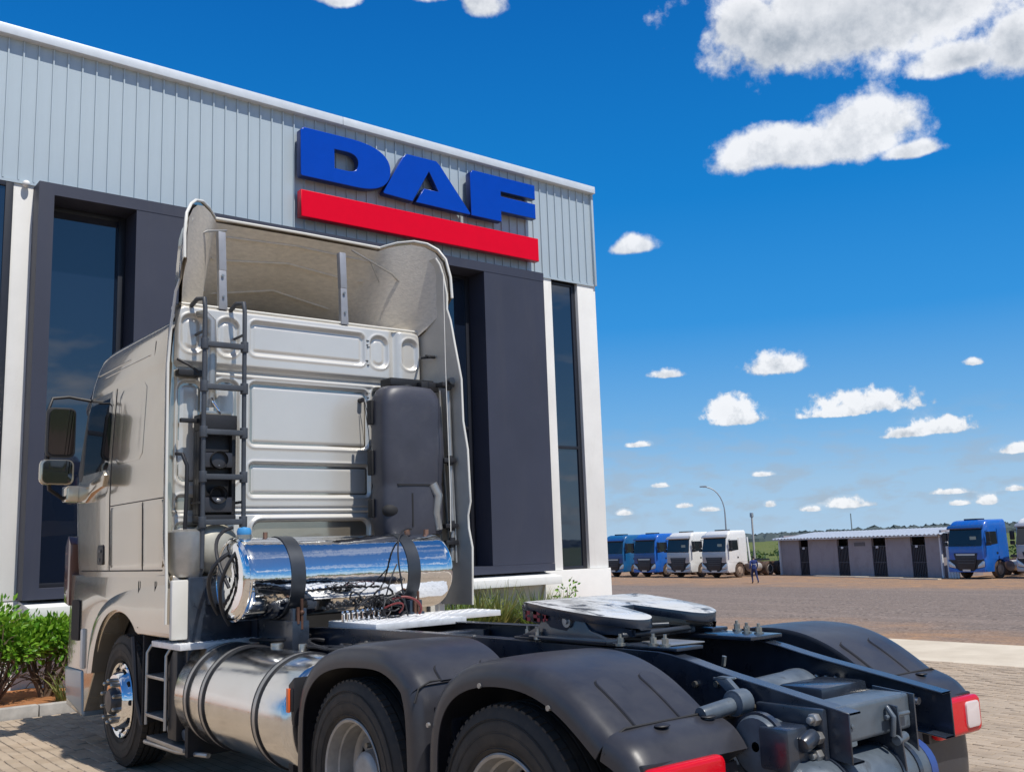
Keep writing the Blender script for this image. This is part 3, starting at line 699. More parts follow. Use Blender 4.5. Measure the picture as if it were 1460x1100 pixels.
shrub('small young shrub in front of the white corner of the showroom', (8.35, 10.45, 0.08), 0.16, 0.16, 0.98, 110, 0.085, M_leafA, clumps=4, name='young_shrub', rnd=8)
# ================================================================== THE TRACTOR TRUCK (x right, y forward, z up; rear axle at y = 0)
TR = thing('tractor_truck', 'champagne grey tractor truck in the foreground with a chrome tank behind its cab', 'truck', (0, 0, 0))
# ---------- cab shell
CT = [(1.58, 1.232, 6.98), (2.3, 1.245, 7.05), (2.55, 1.240, 7.02), (3.3, 1.205, 6.80), (3.44, 1.205, 6.74), (3.56, 1.196, 6.64), (3.64, 1.182, 6.54), (3.69, 1.15, 6.44), (3.722, 1.08, 6.30), (3.735, 0.92, 6.12)]
RF = 0.30
def cw(z): return interp(CT, z)
def sx(y, z):
    w, yf = cw(z); w += 0.010*math.sin(max(0, min(1, (y-4.3)/2.4))*PI)
    k = y-(yf-RF)
    if k > 0: w = w-RF+math.sqrt(max(0, RF*RF-k*k))
    return w
def cab_ring(z, yr=4.335):
    w, yf = cw(z); pts = []
    ys = [yr]+[yr+(yf-RF-yr)*i/12 for i in range(1, 12)]
    pts.append((-(w-0.04), yr-0.01, z)); pts.append((-(w-0.008), yr+0.0, z))
    for y in ys[1:]: pts.append((-sx(y, z), y, z))
    for i in range(9):
        a = R(90*i/8); pts.append((-(w-RF+RF*math.cos(a)), yf-RF+RF*math.sin(a), z))
    bow = 0.05
    for i in range(1, 6):
        t = -1+2*i/6; pts.append(((w-RF)*t, yf+bow*(1-t*t), z))
    return pts+[(-p[0], p[1], p[2]) for p in reversed(pts[:len(pts)-5])]
b = MB(); zs = [1.58, 1.62, 1.8, 2.0, 2.15, 2.3, 2.42, 2.55, 2.8, 3.05, 3.25, 3.30, 3.325, 3.36, 3.44, 3.50, 3.56, 3.60, 3.64, 3.67, 3.69, 3.708, 3.722, 3.735]
rows = [cab_ring(z) for z in zs]
for r_, z in zip(rows, zs):
    if 3.31 < z < 3.45:
        for i in range(len(r_)): r_[i] = (r_[i][0]*(1.006 if z < 3.4 else 1.002), r_[i][1], z)
b.grid(rows, close_u=True)
b.f.append(tuple(range(len(rows[0])*(len(rows)-1), len(rows[0])*len(rows)))); b.f.append(tuple(range(len(rows[0])))[::-1])
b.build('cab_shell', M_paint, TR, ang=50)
# ---------- pressed rear wall (height field)
def sdrr(x, z, x0, x1, z0, z1, r):
    cx, cz = (x0+x1)/2, (z0+z1)/2; qx = abs(x-cx)-(x1-x0)/2+r; qz = abs(z-cz)-(z1-z0)/2+r
    return math.hypot(max(qx, 0), max(qz, 0))+min(max(qx, qz), 0)-r
RECT = [(-1.15, -.97, 3.41, 3.71, .08), (-.84, -.66, 3.40, 3.71, .08), (-.55, .56, 3.43, 3.715, .05), (.63, .81, 3.42, 3.71, .08), (.98, 1.14, 3.43, 3.71, .07),
        (-1.16, -.95, 2.32, 3.16, .08), (-.85, -.64, 2.32, 3.19, .08), (-.54, .61, 2.65, 3.19, .05), (-.54, .62, 2.22, 2.50, .04), (.66, .80, 2.3, 3.22, .06), (.92, 1.14, 2.3, 3.2, .06),
        (-1.16, -.94, 1.70, 2.0, .04), (-1.16, -.94, 2.08, 2.22, .04)]
def wall_y(x, z):
    d = 0.0
    for (x0, x1, z0, z1, r) in RECT:
        s = sdrr(x, z, x0, x1, z0, z1, r)
        if s < 0.05:
            d += 0.026*sstep(0.014, -0.014, s)                 # recessed field
            d -= 0.009*math.exp(-((s-0.016)/0.010)**2)         # rolled bead round it
            if min(x1-x0, z1-z0) > .16: d -= 0.010*sstep(-0.028, -0.046, s)
    d -= 0.035*sstep(3.285, 3.325, z)                          # upper part stands proud
    d += 0.030*math.exp(-((z-3.268)/0.009)**2)                 # folded seam
    d -= 0.014*math.exp(-((z-3.236)/0.012)**2)
    for zz in (2.118, 2.075): d += 0.016*math.exp(-((z-zz)/0.008)**2)
    d -= 0.010*math.exp(-((z-2.096)/0.012)**2)
    if z > 3.29: d += 0.045*math.exp(-((x-0.895)/0.035)**2)
    s = sdrr(x, z, -.50, .60, 1.66, 2.005, .07)
    d += 0.16*sstep(0.006, -0.030, s); d -= 0.02*math.exp(-((s-0.03)/0.016)**2)
    s2 = sdrr(x, z, -1.19, 1.19, 1.5, 3.80, .07); d += 0.05*sstep(-0.03, 0.0, s2)**2
    d += 0.002*mnoise.noise(Vector((x*2.2, z*2.2, 0.4)))
    return 4.30+d
b = MB(); nx, nz = 216, 200
b.grid([[(-1.19+2.38*i/nx, wall_y(-1.19+2.38*i/nx, 1.60+2.205*j/nz), 1.60+2.205*j/nz) for i in range(nx+1)] for j in range(nz+1)])
rw = b.build('rear_wall', M_paintsunlit, TR, ang=80, fixn=False)
b = MB(); b.box((-1.185, 4.31, 3.775), (1.185, 4.42, 3.80)); b.tube([(-1.17, 4.285, 3.805), (1.17, 4.285, 3.805)], 0.012, 8); b.build('wall_top_flange', M_lip, TR, bevel=0.006)
# plug holes, printed marks and brackets on the wall
b = MB(); b.cyl((0.535, 4.32, 3.10), (0.535, 4.26, 3.10), 0.022, n=14); b.build('rubber_plug', M_black, rw)
b = MB()
for (x, z, w) in ((0.595, 3.66, .03), (0.592, 3.62, .02), (0.605, 3.60, .03), (0.585, 3.47, .03), (0.60, 3.43, .02), (0.62, 3.17, .04), (0.615, 3.13, .02), (0.64, 2.60, .03), (.64, 2.57, .03), (.64, 2.54, .02)): b.box((x-w/2, 4.257 if z > 3.29 else 4.293, z-.004), (x+w/2, 4.27 if z > 3.29 else 4.305, z+.004))
b.build('stamped_marks', M_black, rw, kind='stuff')
# ---------- side patches (door, blind window, locker)
def patch(name, y0, y1, z0, z1, r, off, m, parent, side=-1, nu=16, nv=18, slant=None, inner=0.012, dish=0.0):
    rows = []
    for j in range(nv+1):
        z = z0+(z1-z0)*j/nv; e = 0
        dz = min(z-z0, z1-z)
        if dz < r: e = r-math.sqrt(max(0, r*r-(r-dz)**2))
        a, c = y0+e, y1-e
        if slant: c += slant*(z-z0)/(z1-z0)
        row = [(side*(sx(a, z)-inner), a, z)]
        for i in range(nu+1):
            y = a+(c-a)*i/nu; u = min(i, nu-i)/nu; v = min(j, nv-j)/nv
            row.append((side*(sx(y, z)+off*(1 if 0 < j < nv else .3)*(1 if 0 < i < nu else .3)-dish*sstep(0, .12, min(u, v))), y, z))
        row.append((side*(sx(c, z)-inner), c, z)); rows.append(row)
    lo = [(side*(sx(min(p[1], 7.0), z0)-inner), p[1], z0-0.0005) for p in rows[0]]; hi = [(side*(sx(min(p[1], 6.9), z1)-inner), p[1], z1+0.0005) for p in rows[-1]]
    b = MB(); b.grid([lo]+rows+[hi]); return b.build(name, m, parent, ang=45)
def seam(parent, pts, w=0.0045, side=-1, name='panel_gap'):
    b = MB(); q = []
    for i in range(len(pts)-1):
        (ya, za), (yb, zb) = pts[i], pts[i+1]; n = max(2, int(math.hypot(yb-ya, zb-za)/0.05))
        for k in range(n+(i == len(pts)-2)): t = k/n; q.append((ya+(yb-ya)*t, za+(zb-za)*t))
    b.tube([(side*(sx(y, z)+0.0005), y, z) for y, z in q], w, 6); return b.build(name, M_dark, parent)
for side in (-1, 1):
    door = patch('door', 5.73, 6.93, 1.645, 3.285, 0.05, 0.006, M_paint, TR, side, 22, 20, slant=-0.15)
    patch('side_window', 5.765, 6.80, 2.53, 3.24, 0.07, 0.010, M_glassdark, door, side, 16, 14, slant=-0.04)
    patch('blind_window_panel', 4.88, 5.60, 2.57, 3.24, 0.07, 0.010, M_paint, TR, side, 14, 14, dish=0.008)
    patch('side_panel', 4.84, 5.69, 1.66, 2.195, 0.02, 0.006, M_paint, TR, side)
    patch('rear_locker', 4.36, 4.81, 1.66, 2.195, 0.02, 0.006, M_paint, TR, side, 8)
seam(TR, [(5.715, 1.64), (5.715, 3.29)]); seam(TR, [(4.35, 2.21), (5.70, 2.21)]); seam(TR, [(4.825, 1.64), (4.825, 2.20)]); seam(TR, [(4.4, 1.635), (6.6, 1.635)], 0.006)
seam(TR, [(4.45, 3.335), (6.45, 3.325)], 0.004); seam(TR, [(4.72, 3.34), (4.72, 3.56)], 0.0035)
for (z, ya, yb) in ((3.45, 4.75, 6.2), (3.50, 5.3, 6.4)):
    b = MB(); b.tube([(-(sx(y, z)-0.004), y, z) for y in [ya+(yb-ya)*i/20 for i in range(21)]], [0.002]+[0.010]*19+[0.002], 8); b.build('roof_side_crease', M_paint, TR)
door = [o for o in TR.children if o.name.startswith('door')][0]
b = MB(); b.prism(rrect(5.86, 6.03, 1.69, 1.87, .03), 0, -1.262, -1.235); dh = b.build('door_handle', M_black, door, bevel=0.006)
b = MB(); b.box((-1.272, 5.90, 1.80), (-1.256, 6.00, 1.825)); b.cyl((-1.25, 5.95, 1.735), (-1.268, 5.95, 1.735), 0.018, n=12); b.build('handle_grip', M_fender, dh, bevel=.004)
# black A pillar deflector and visor at the front corner
patch('corner_deflector', 6.60, 6.90, 2.50, 3.40, 0.04, 0.020, M_black, TR, -1, 8, 10, slant=-0.16)
b = MB(); b.prism([(6.62, 3.30), (7.14, 3.22), (7.16, 3.30), (6.86, 3.52), (6.60, 3.54)], 0, -1.10, 1.10); b.build('sun_visor', mat('smoked_visor', (0.05, 0.02, 0.02), 0.15, coat=0.5), TR, bevel=0.02)
b = MB(); b.grid([[(x, cw(z)[1]+0.05*(1-(x/.95)**2)+0.008, z) for x in [-.95+1.9*i/12 for i in range(13)]] for z in [2.45+.08*j for j in range(11)]]); b.build('windscreen', M_glassdark, TR)
b = MB(); b.box((-1.0, 6.9, 1.0), (1.0, 7.08, 2.2)); b.build('front_grille', M_black, TR, bevel=0.04)
# bracket of the lower corner and mirror foot
b = MB(); b.prism([(6.40, 2.28), (7.03, 2.30), (7.02, 2.42), (6.72, 2.47), (6.3, 2.46), (5.84, 2.55), (5.80, 2.50), (5.86, 2.40), (6.2, 2.36)], 0, -1.285, -1.20); b.build('window_ledge', M_paint, door, bevel=0.015)
# ---------- wheel arch panel of the cab
def arch_poly():
    cy, cz, r = 5.42, 0.58, 0.70
    pts = [(4.10, 1.12), (4.10, 1.52), (4.14, 1.60), (6.99, 1.60), (7.0, 0.36), (6.50, 0.30), (6.38, 0.36)]
    a0, a1 = math.degrees(math.atan2(0.62-cz, 1)), 0
    for i in range(25):
        a = R(12+(128-12)*i/24); pts.append((cy+r*math.cos(a), cz+r*math.sin(a)))
    pts.append((4.92, 1.115)); return pts
for side in (-1, 1):
    b = MB(); b.prism(arch_poly(), 0, side*1.235, side*1.02); ap_ = b.build('wheel_arch_panel', M_paint, TR, bevel=0.012, seg=3)
    # swelling flare above the arch
    prof_top = [(4.10, 1.53), (4.6, 1.515), (5.15, 1.475), (5.5, 1.43), (5.78, 1.37), (6.02, 1.27), (6.20, 1.13), (6.30, .95), (6.34, .7)]
    prof_bot = [(4.10, 1.16), (4.7, 1.16), (4.96, 1.20), (5.18, 1.285), (5.42, 1.31), (5.66, 1.27), (5.88, 1.15), (6.03, .95), (6.10, .72)]
    pt, pb = smooth_poly([(0, *p) for p in prof_top], 2), smooth_poly([(0, *p) for p in prof_bot], 2); rows = []
    for a_, b_ in zip(pt, pb):
        row = []
        for k in range(9):
            t = k/8; row.append((side*(1.236+0.030*math.sin(min(1, t*1.6)*PI/2)-0.004*t), a_.y+(b_.y-a_.y)*t, a_.z+(b_.z-a_.z)*t))
        row.append((side*1.10, b_.y, b_.z)); rows.append(row)
    b = MB(); b.grid(rows); b.build('arch_flare', M_paint, ap_, ang=50)
    b = MB(); b.box((side*1.10, 4.06, 1.11), (side*1.262, 4.115, 1.56)); b.build('arch_rear_edge', M_lip, ap_, bevel=0.015)
b = MB(); b.tube([(-1.242, 4.9, 1.17), (-1.242, 4.9, 1.55)], .004, 6); b.tube([(-1.242, 4.5, 1.17), (-1.242, 4.5, 1.55)], .004, 6); b.each('panel_gap', M_dark, TR)
# inner wheel housing and front corner / bumper
b = MB(); b.box((-1.0, 4.15, 0.85), (1.0, 6.9, 1.58)); b.box((-1.02, 4.9, 1.2), (1.02, 6.1, 1.59)); b.build('underbody', M_dark, TR)
b = MB(); b.prism([(6.40, 0.30), (6.98, 0.42), (7.06, 0.72), (6.84, .72), (6.46, 0.72)], 0, -1.25, 1.25); b.build('bumper', mat('bumper_grey_paint', (0.22, 0.28, 0.33), 0.3, .3, coat=.5), TR, bevel=0.03, seg=3)
b = MB(); b.box((-1.262, 6.42, .73), (-1.05, 6.50, 1.1)); b.build('bumper_edge', M_lip, TR, bevel=.02)
b = MB(); b.prism(rrect(6.60, 6.86, .98, 1.36, .04), 0, -1.248, -1.2); b.build('step_recess_shade', M_dark, TR)  # dark slab stands in for the shade of a recess
b = MB()
for i in range(4): b.tube([(-1.20, 7.04, 1.42+.13*i), (-1.258, 7.10, 1.42+.13*i)], .008, 6)
b.prism([(6.96, 1.30), (7.12, 1.33), (7.15, 1.5), (7.14, 1.88), (7.05, 1.98), (6.95, 1.9)], 0, -1.255, -1.15); b.build('headlight_corner', mat('indicator_lens', (0.16, 0.07, 0.06), 0.15, coat=.6), TR, bevel=.02)
# ---------- mirrors
def mirror(name, cx, y0, zc, w, h, parent):
    b = MB(); po = rrect(cx-w/2, cx+w/2, zc-h/2, zc+h/2, .055)
    b.prism(po, 1, y0, y0+.05); b.prism([(cx+(p[0]-cx)*.8, zc+(p[1]-zc)*.86) for p in po], 1, y0+.05, y0+.13)
    o = b.build(name, M_black if h > .4 else M_paint, parent, bevel=.012)
    b = MB(); q = [(cx+(p[0]-cx)*.84, zc+(p[1]-zc)*.9) for p in po]; tl = math.tan(R(5.0 if h > .4 else 3.0)); n_ = len(q)
    b.add([(x_, y0-.012+(zz_-zc)*-tl*-1 if False else y0-.026-(zz_-zc)*tl, zz_) for x_, zz_ in q]+[(x_, y0+.01, zz_) for x_, zz_ in q], [tuple(range(n_))[::-1]]+[(i, (i+1) % n_, n_+(i+1) % n_, n_+i) for i in range(n_)])
    b.build('dimmed_mirror_glass', M_mirror, o, smooth=False); return o
ma = MB(); ma.tube([(-1.20, 6.62, 3.30), (-1.40, 6.64, 3.33), (-1.56, 6.60, 3.30), (-1.60, 6.58, 3.18)], .016, 8); ma.tube([(-1.24, 6.70, 2.36), (-1.42, 6.68, 2.34), (-1.56, 6.60, 2.42), (-1.58, 6.56, 2.52), (-1.60, 6.56, 2.75)], .02, 8)
mo = ma.build('mirror_arm', M_black, TR)
mirror('main_mirror', -1.50, 6.48, 2.96, .27, .48, mo); mirror('wide_mirror', -1.53, 6.46, 2.575, .31, .24, mo)
b = MB(); b.prism(rrect(-1.40, -1.22, 2.30, 2.46, .03), 1, 6.62, 6.80); b.build('mirror_foot', M_paint, mo, bevel=.02)
# ---------- roof air deflector
DT = [(0, 0.0, 4.64, 4.40), (.40, .83, 4.635, 4.40), (.42, .86, 4.645, 4.36), (.47, .94, 4.665, 4.26), (.54, 1.05, 4.665, 4.13), (.60, 1.14, 4.63, 4.04), (.66, 1.21, 4.56, 3.96), (.72, 1.262, 4.46, 3.91), (.80, 1.288, 4.28, 3.875), (.89, 1.29, 4.07, 3.86), (.905, 1.255, 4.03, 4.10), (1.0, 1.235, 3.70, 4.36)]
SV = sorted(q_ for q_ in set([round(-q, 4) for q in [0, .1, .2, .3, .38, .40, .42, .445, .47, .505, .54, .57, .60, .63, .66, .69, .72, .76, .80, .845, .89, .905, .95, 1.0]]+[0, .1, .2, .3, .38, .40, .42, .445, .47, .505, .54, .57, .60, .63, .66, .69, .72, .76, .80, .845, .89, .905, .95, 1.0]) if abs(q_) < .9)
def defl(s, t):
    x, z, y0 = interp(DT, abs(s)); x = math.copysign(x, s); side = min(1, abs(x)/1.2)
    L = 6.2-1.5*sstep(.60, .80, side)
    h = z-3.66; y = y0+(L-y0)*t
    zz = 3.66+h*(1-t)**(1.15+.9*side)
    return (x*(1-0.10*side*sstep(0.0, .55, y-y0)), y, zz)
ns_, nt_ = 56, 18
rows = [[defl(q, (j/nt_)**1.4) for q in SV] for j in range(nt_+1)]
b = MB(); b.grid(rows); rd = b.build('roof_deflector', M_paint, TR, ang=40)
def inn(p): return (p[0]*0.975, p[1]+0.012, 3.66+(p[2]-3.66)*0.965-0.006)
b = MB(); b.grid([[inn(defl(q, (j/nt_)**1.4)) for q in SV if abs(q) <= .89] for j in range(nt_+1)]); b.build('inner_liner', M_fibre, rd, ang=60)
b = MB(); edge = [defl(q, 0) for q in SV if abs(q) <= .89]; b.tube([(p[0]*.995, p[1]-0.004, 3.66+(p[2]-3.66)*.992) for p in edge], 0.013, 8); b.build('deflector_lip', M_lip, rd)
# stiffening swages inside
for t_, rr_ in ((.05, .008), (.16, .010), (.34, .010)):
    b = MB(); b.tube([(p[0]*.97, p[1]+.012, 3.66+(p[2]-3.66)*.96-.01) for p in [defl(-.39+.78*i/40, t_) for i in range(41)]], rr_, 6); b.build('liner_swage', M_fibre, rd)
b = MB(); b.tube([(-1.19, 4.22, 4.30), (-.95, 4.25, 4.45), (-.76, 4.3, 4.50)], .009, 6); b.tube([(1.2, 4.3, 4.12), (.9, 4.3, 4.35), (.46, 4.3, 4.52)], .009, 6); b.tube([(1.18, 4.6, 3.85), (.72, 4.42, 4.5)], .005, 6); b.each('bracing_rod', M_duct, rd)
M_strutm = mat('strut_grey', (0.36, 0.37, 0.40), 0.45, 0.3, var=.1)
for x in (-.80, .36):
    b = MB(); b.prism([(x-.035, 3.79), (x+.04, 3.79), (x+.025, 4.13), (x-.04, 4.13)], 1, 4.26, 4.31); st = b.build('strut', M_strutm, TR, bevel=.005)
    b = MB(); b.prism([(x-.038, 4.131), (x+.028, 4.131), (x+.015, 4.47), (x-.050, 4.47)], 1, 4.26, 4.32); b.build('strut_top', M_strutm, st, bevel=.005)
    b = MB(); b.cyl((x-.01, 4.255, 4.08), (x-.01, 4.245, 4.08), .012, n=10); b.cyl((x, 4.255, 3.9), (x, 4.245, 3.9), .01, n=10); b.each('bolt', M_brass, st)
# ---------- side fairings (collars)
def fairing(side, rear, name):
    zz = ([4.46, 4.40] if rear[0][0] > 4.35 else [])+[4.30, 4.1, 3.96, 3.85, 3.6, 3.27, 2.88, 2.61, 2.3, 2.14, 2.02, 1.9, 1.73, 1.5, 1.23]
    rt = [(-a, b_) for a, b_ in rear]; zz_dummy = 0
    rows = []
    for z in zz:
        yr = interp(rt, -z)[0]; yf = 4.42 if z > 1.6 else 4.10; yf = yf+(yr+(.13 if side < 0 else .3)-yf)*sstep(3.62, 3.95, z); row = []
        for i in range(9):
            t = i/8; y = yf+(yr-yf)*t; flare = 0.055*t*t+ (0.02*math.sin(t*PI))
            xx = (1.195 if z > 3.5 else 1.215)+flare+0.012
            if z > 3.9: xx = interp([(3.9, 1.245), (4.1, 1.24), (4.3, 1.225), (4.4, 1.20), (4.48, 1.15), (4.54, 1.08), (4.57, 1.0)], z)[0]
            row.append((side*xx, y, z))
        rows.append(row)
    b = MB(); b.grid(rows); o = b.build(name, M_paint, TR, solid=0.008, ang=60)
    b = MB(); b.grid([[(p[0]-side*.012, p[1]+.004*(k == 8), p[2]) for k, p in enumerate(r_)] for r_ in rows]); b.build('inner_skin_lit', M_fairin_lit, o, ang=60)
    b = MB(); b.tube([(r_[-1][0], r_[-1][1], r_[-1][2]) for r_ in rows], 0.0115, 8); b.build('fairing_lip', M_lip, o)
    return o, rows
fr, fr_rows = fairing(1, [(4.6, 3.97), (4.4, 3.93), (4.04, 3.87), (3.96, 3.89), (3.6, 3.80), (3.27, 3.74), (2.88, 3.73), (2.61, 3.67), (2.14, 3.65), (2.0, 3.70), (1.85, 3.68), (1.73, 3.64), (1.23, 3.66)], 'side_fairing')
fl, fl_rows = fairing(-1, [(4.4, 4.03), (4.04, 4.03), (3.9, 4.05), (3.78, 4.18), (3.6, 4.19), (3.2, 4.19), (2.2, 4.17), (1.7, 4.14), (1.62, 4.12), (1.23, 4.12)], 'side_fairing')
# ribs, tube and hinges on the inside of the right fairing
b = MB()
for (ya, yb) in ((4.18, 4.02), (4.02, 3.92), (3.88, 3.82)): b.tube([(1.225, ya, 3.2), (1.225, ya-.03, 2.6), (1.23, yb, 1.6)], .014, 6)
b.each('fairing_rib', M_duct, fr)
b = MB(); b.tube([(1.21, 3.86, 3.18), (1.205, 3.84, 2.6), (1.20, 3.82, 1.9), (1.19, 3.83, 1.62)], .022, 10); b.build('fairing_post', M_duct, fr)
for z in (3.22, 2.52, 1.93, 1.78):
    b = MB(); b.box((1.10, 3.78, z-.02), (1.235, 3.90, z+.02)); b.cyl((1.19, 3.82, z-.045), (1.19, 3.82, z+.045), .03, n=12); b.build('hinge', M_black, fr, bevel=.005)
b = MB(); b.cyl((1.19, 3.80, 3.25), (1.19, 3.75, 3.25), .035, n=14); b.build('latch', M_strap, fr, bevel=.006)
b = MB(); b.tube([(1.17, 4.25, 3.55), (1.10, 4.12, 3.52), (1.16, 4.06, 3.52)], .012, 8); b.cyl((1.12, 4.08, 3.53), (1.22, 4.08, 3.53), .016, n=10); b.build('bracket', M_black, fr)
b = MB(); b.box((.70, 4.03, 3.22), (1.17, 4.22, 3.29)); b.box((.98, 3.95, 3.17), (1.17, 4.05, 3.26)); b.each('fairing_bracket', M_black, TR, bevel=.01)
b = MB(); b.box((-1.19, 4.2, 3.19), (-.99, 4.29, 3.24)); b.tube([(-1.19, 4.25, 3.33), (-1.10, 4.22, 3.28), (-1.02, 4.2, 3.22)], .012, 6); b.box((-1.18, 4.16, 2.80), (-1.0, 4.2, 2.835)); b.each('fairing_bracket', M_black, TR, bevel=.006)
# ---------- ladder
ldr = MB()
for x in (-1.025, -.685):
    ldr.tube([(x-.045, 4.27, 3.79), (x-.03, 4.18, 3.83), (x, 4.10, 3.82), (x, 4.08, 3.74), (x, 4.08, 3.2), (x, 4.08, 2.4), (x+.003, 4.08, 1.98 if x > -.8 else 1.98)]+([(x, 4.08, 1.88)] if x > -.8 else [(x, 4.08, 1.64)]), .0195, 10)
ld = ldr.build('ladder', M_ladder, TR)
for z in (3.44, 3.09, 2.72, 2.36, 2.0):
    b = MB(); b.box((-1.03, 4.052, z-.022), (-.68, 4.105, z+.022)); b.cyl((-1.025, 4.08, z-.045), (-1.025, 4.08, z+.045), .033, n=12); b.cyl((-.685, 4.08, z-.045), (-.685, 4.08, z+.045), .033, n=12); b.build('rung', M_ladder, ld, bevel=.006)
for z in (3.55, 2.16):
    b = MB(); b.tube([(-1.025, 4.1, z), (-1.025, 4.3, z)], .012, 6); b.tube([(-.685, 4.1, z), (-.685, 4.3, z)], .012, 6); b.each('ladder_stay', M_ladder, ld)
# ---------- intake duct and black box behind the ladder
b = MB(); b.tube([(-1.02, 4.25, 3.72), (-.99, 4.20, 3.72), (-.93, 4.19, 3.66), (-.925, 4.19, 3.4), (-.93, 4.19, 3.1), (-.93, 4.2, 2.94)], [.03, .035, .04, .045, .045, .04], 12); b.build('intake_pipe', M_duct, TR)
b = MB(); b.tube([(-.93, 4.17, 3.02), (-.92, 4.13, 2.96), (-.88, 4.12, 2.90), (-.86, 4.15, 2.87)], .012, 8); b.build('air_hose', M_chrome, TR)
ib = MB(); ib.box((-1.035, 4.12, 2.74), (-.725, 4.27, 2.87)); ib.box((-1.035, 4.13, 2.0), (-.725, 4.27, 2.06)); ib.box((-1.035, 4.20, 2.06), (-.725, 4.27, 2.74)); ib.box((-1.035, 4.14, 2.06), (-1.0, 4.20, 2.74)); ib.box((-.76, 4.14, 2.06), (-.725, 4.20, 2.74))
ibx = ib.build('filter_box', M_black, TR, bevel=.008)
for (za, zb) in ((2.44, 2.58), (2.08, 2.22)):
    b = MB(); b.prism([(4.20, zb), (4.125, zb-.02), (4.12, za), (4.20, za)], 0, -.999, -.761); b.build('filter_shelf', M_fender, ibx, bevel=.006)
b = MB(); b.box((-1.0, 4.13, 2.87), (-.77, 4.24, 2.90)); b.build('clamp_strip', M_brass, ibx, bevel=.006)
for (z, m_) in ((2.50, M_dark), (2.22, M_duct)):
    b = MB(); b.lathe([(-.03, .07), (0.0, .074), (.004, .060), (.05, .045), (.055, .001)], (-.88, 4.12, z), 'y', 24); b.build('filter_cup', m_ if m_ is M_dark else M_dark, ibx)
    b = MB(); b.sphere((-.875, 4.135, z-.045), .03, 8, (1, .5, .7)); b.build('filter_knob', M_duct, ibx)
b = MB(); b.sphere((-.90, 4.19, 1.80), .21, 12, (1.05, .62, 1.0)); b.build('intake_boot', M_beigebag, TR)
b = MB(); b.lathe([(-.25, .12), (-.2, .14), (.1, .14), (.12, .10), (.125, .001)], (-1.10, 4.2, 1.83), 'z', 20); b.build('silver_canister', M_duct, TR)
b = MB(); b.tube([(-1.2, 4.2, 2.55), (-1.17, 4.14, 2.54), (-1.14, 4.12, 2.45), (-1.14, 4.12, 2.2), (-1.145, 4.13, 1.95), (-1.17, 4.16, 1.86), (-1.2, 4.18, 1.8)], .016, 10); b.cyl((-1.16, 4.15, 1.9), (-1.19, 4.17, 1.82), .028, n=10); b.build('rubber_hose', M_black, TR)
b = MB(); b.box((-1.18, 4.24, 1.60), (-.7, 4.30, 1.66)); b.build('lower_sill', M_lip, TR, bevel=.008)
b = MB(); b.box((-1.14, 4.05, 0.9), (-.62, 4.28, 1.58)); b.box((-.62, 3.95, .9), (-.2, 4.25, 1.6)); b.box((-1.0, 4.0, 1.36), (-.7, 4.1, 1.5)); b.build('gearbox_shroud', M_chassis, TR, bevel=.02)
# ---------- tall black tank on the right
tk = MB()
secs = []
for z, s in ((1.86, .93), (1.90, .97), (2.0, 1.0), (2.26, 1.0), (2.30, .975), (2.33, 1.0), (2.7, 1.0), (3.0, 1.0), (3.08, .97), (3.14, .90), (3.175, .78), (3.185, .55)):
    cx, cy = .80, 3.94; w, dp = .315*s, .165*s; e = 4.2 if s > .9 else 3
    r_ = []
    for i in range(40):
        a = 2*PI*i/40; ca, sa = math.cos(a), math.sin(a); r_.append((cx+w*math.copysign(abs(ca)**(2/e), ca), cy+dp*math.copysign(abs(sa)**(2/e), sa), z))
    secs.append(r_)
tk.grid(secs, close_u=True); tk.f.append(tuple(range(40*11, 40*12)))
tko = tk.build('upright_tank', M_tankblk, TR, ang=60)
b = MB(); b.box((.74, 3.772, 1.93), (.755, 3.80, 2.22)); b.box((.60, 3.772, 2.285), (.94, 3.79, 2.30)); b.build('tank_groove', M_dark, tko)
b = MB(); b.cyl((.80, 3.94, 3.17), (.80, 3.94, 3.205), .06, n=20); b.build('tank_cap', M_black, tko, bevel=.006)
b = MB(); b.sphere((1.04, 3.90, 2.62), .15, 12, (.75, .8, 2.6)); b.build('tank_shoulder', M_tankblk, tko)
b = MB()
for z in (2.95, 2.5, 2.1): b.cbox((.475, 4.02, z), (.03, .08, .22 if z > 2.4 else .16))
b.each('tank_bracket', M_dark, tko, bevel=.01)
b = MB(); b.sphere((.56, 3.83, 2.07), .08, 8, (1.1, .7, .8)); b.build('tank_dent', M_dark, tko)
b = MB(); b.tube([(.97, 3.80, 2.3), (1.02, 3.78, 2.2), (1.0, 3.79, 2.05), (1.03, 3.8, 1.9)], [.05, .045, .04, .04], 10); b.build('silver_bellows', M_duct, TR)
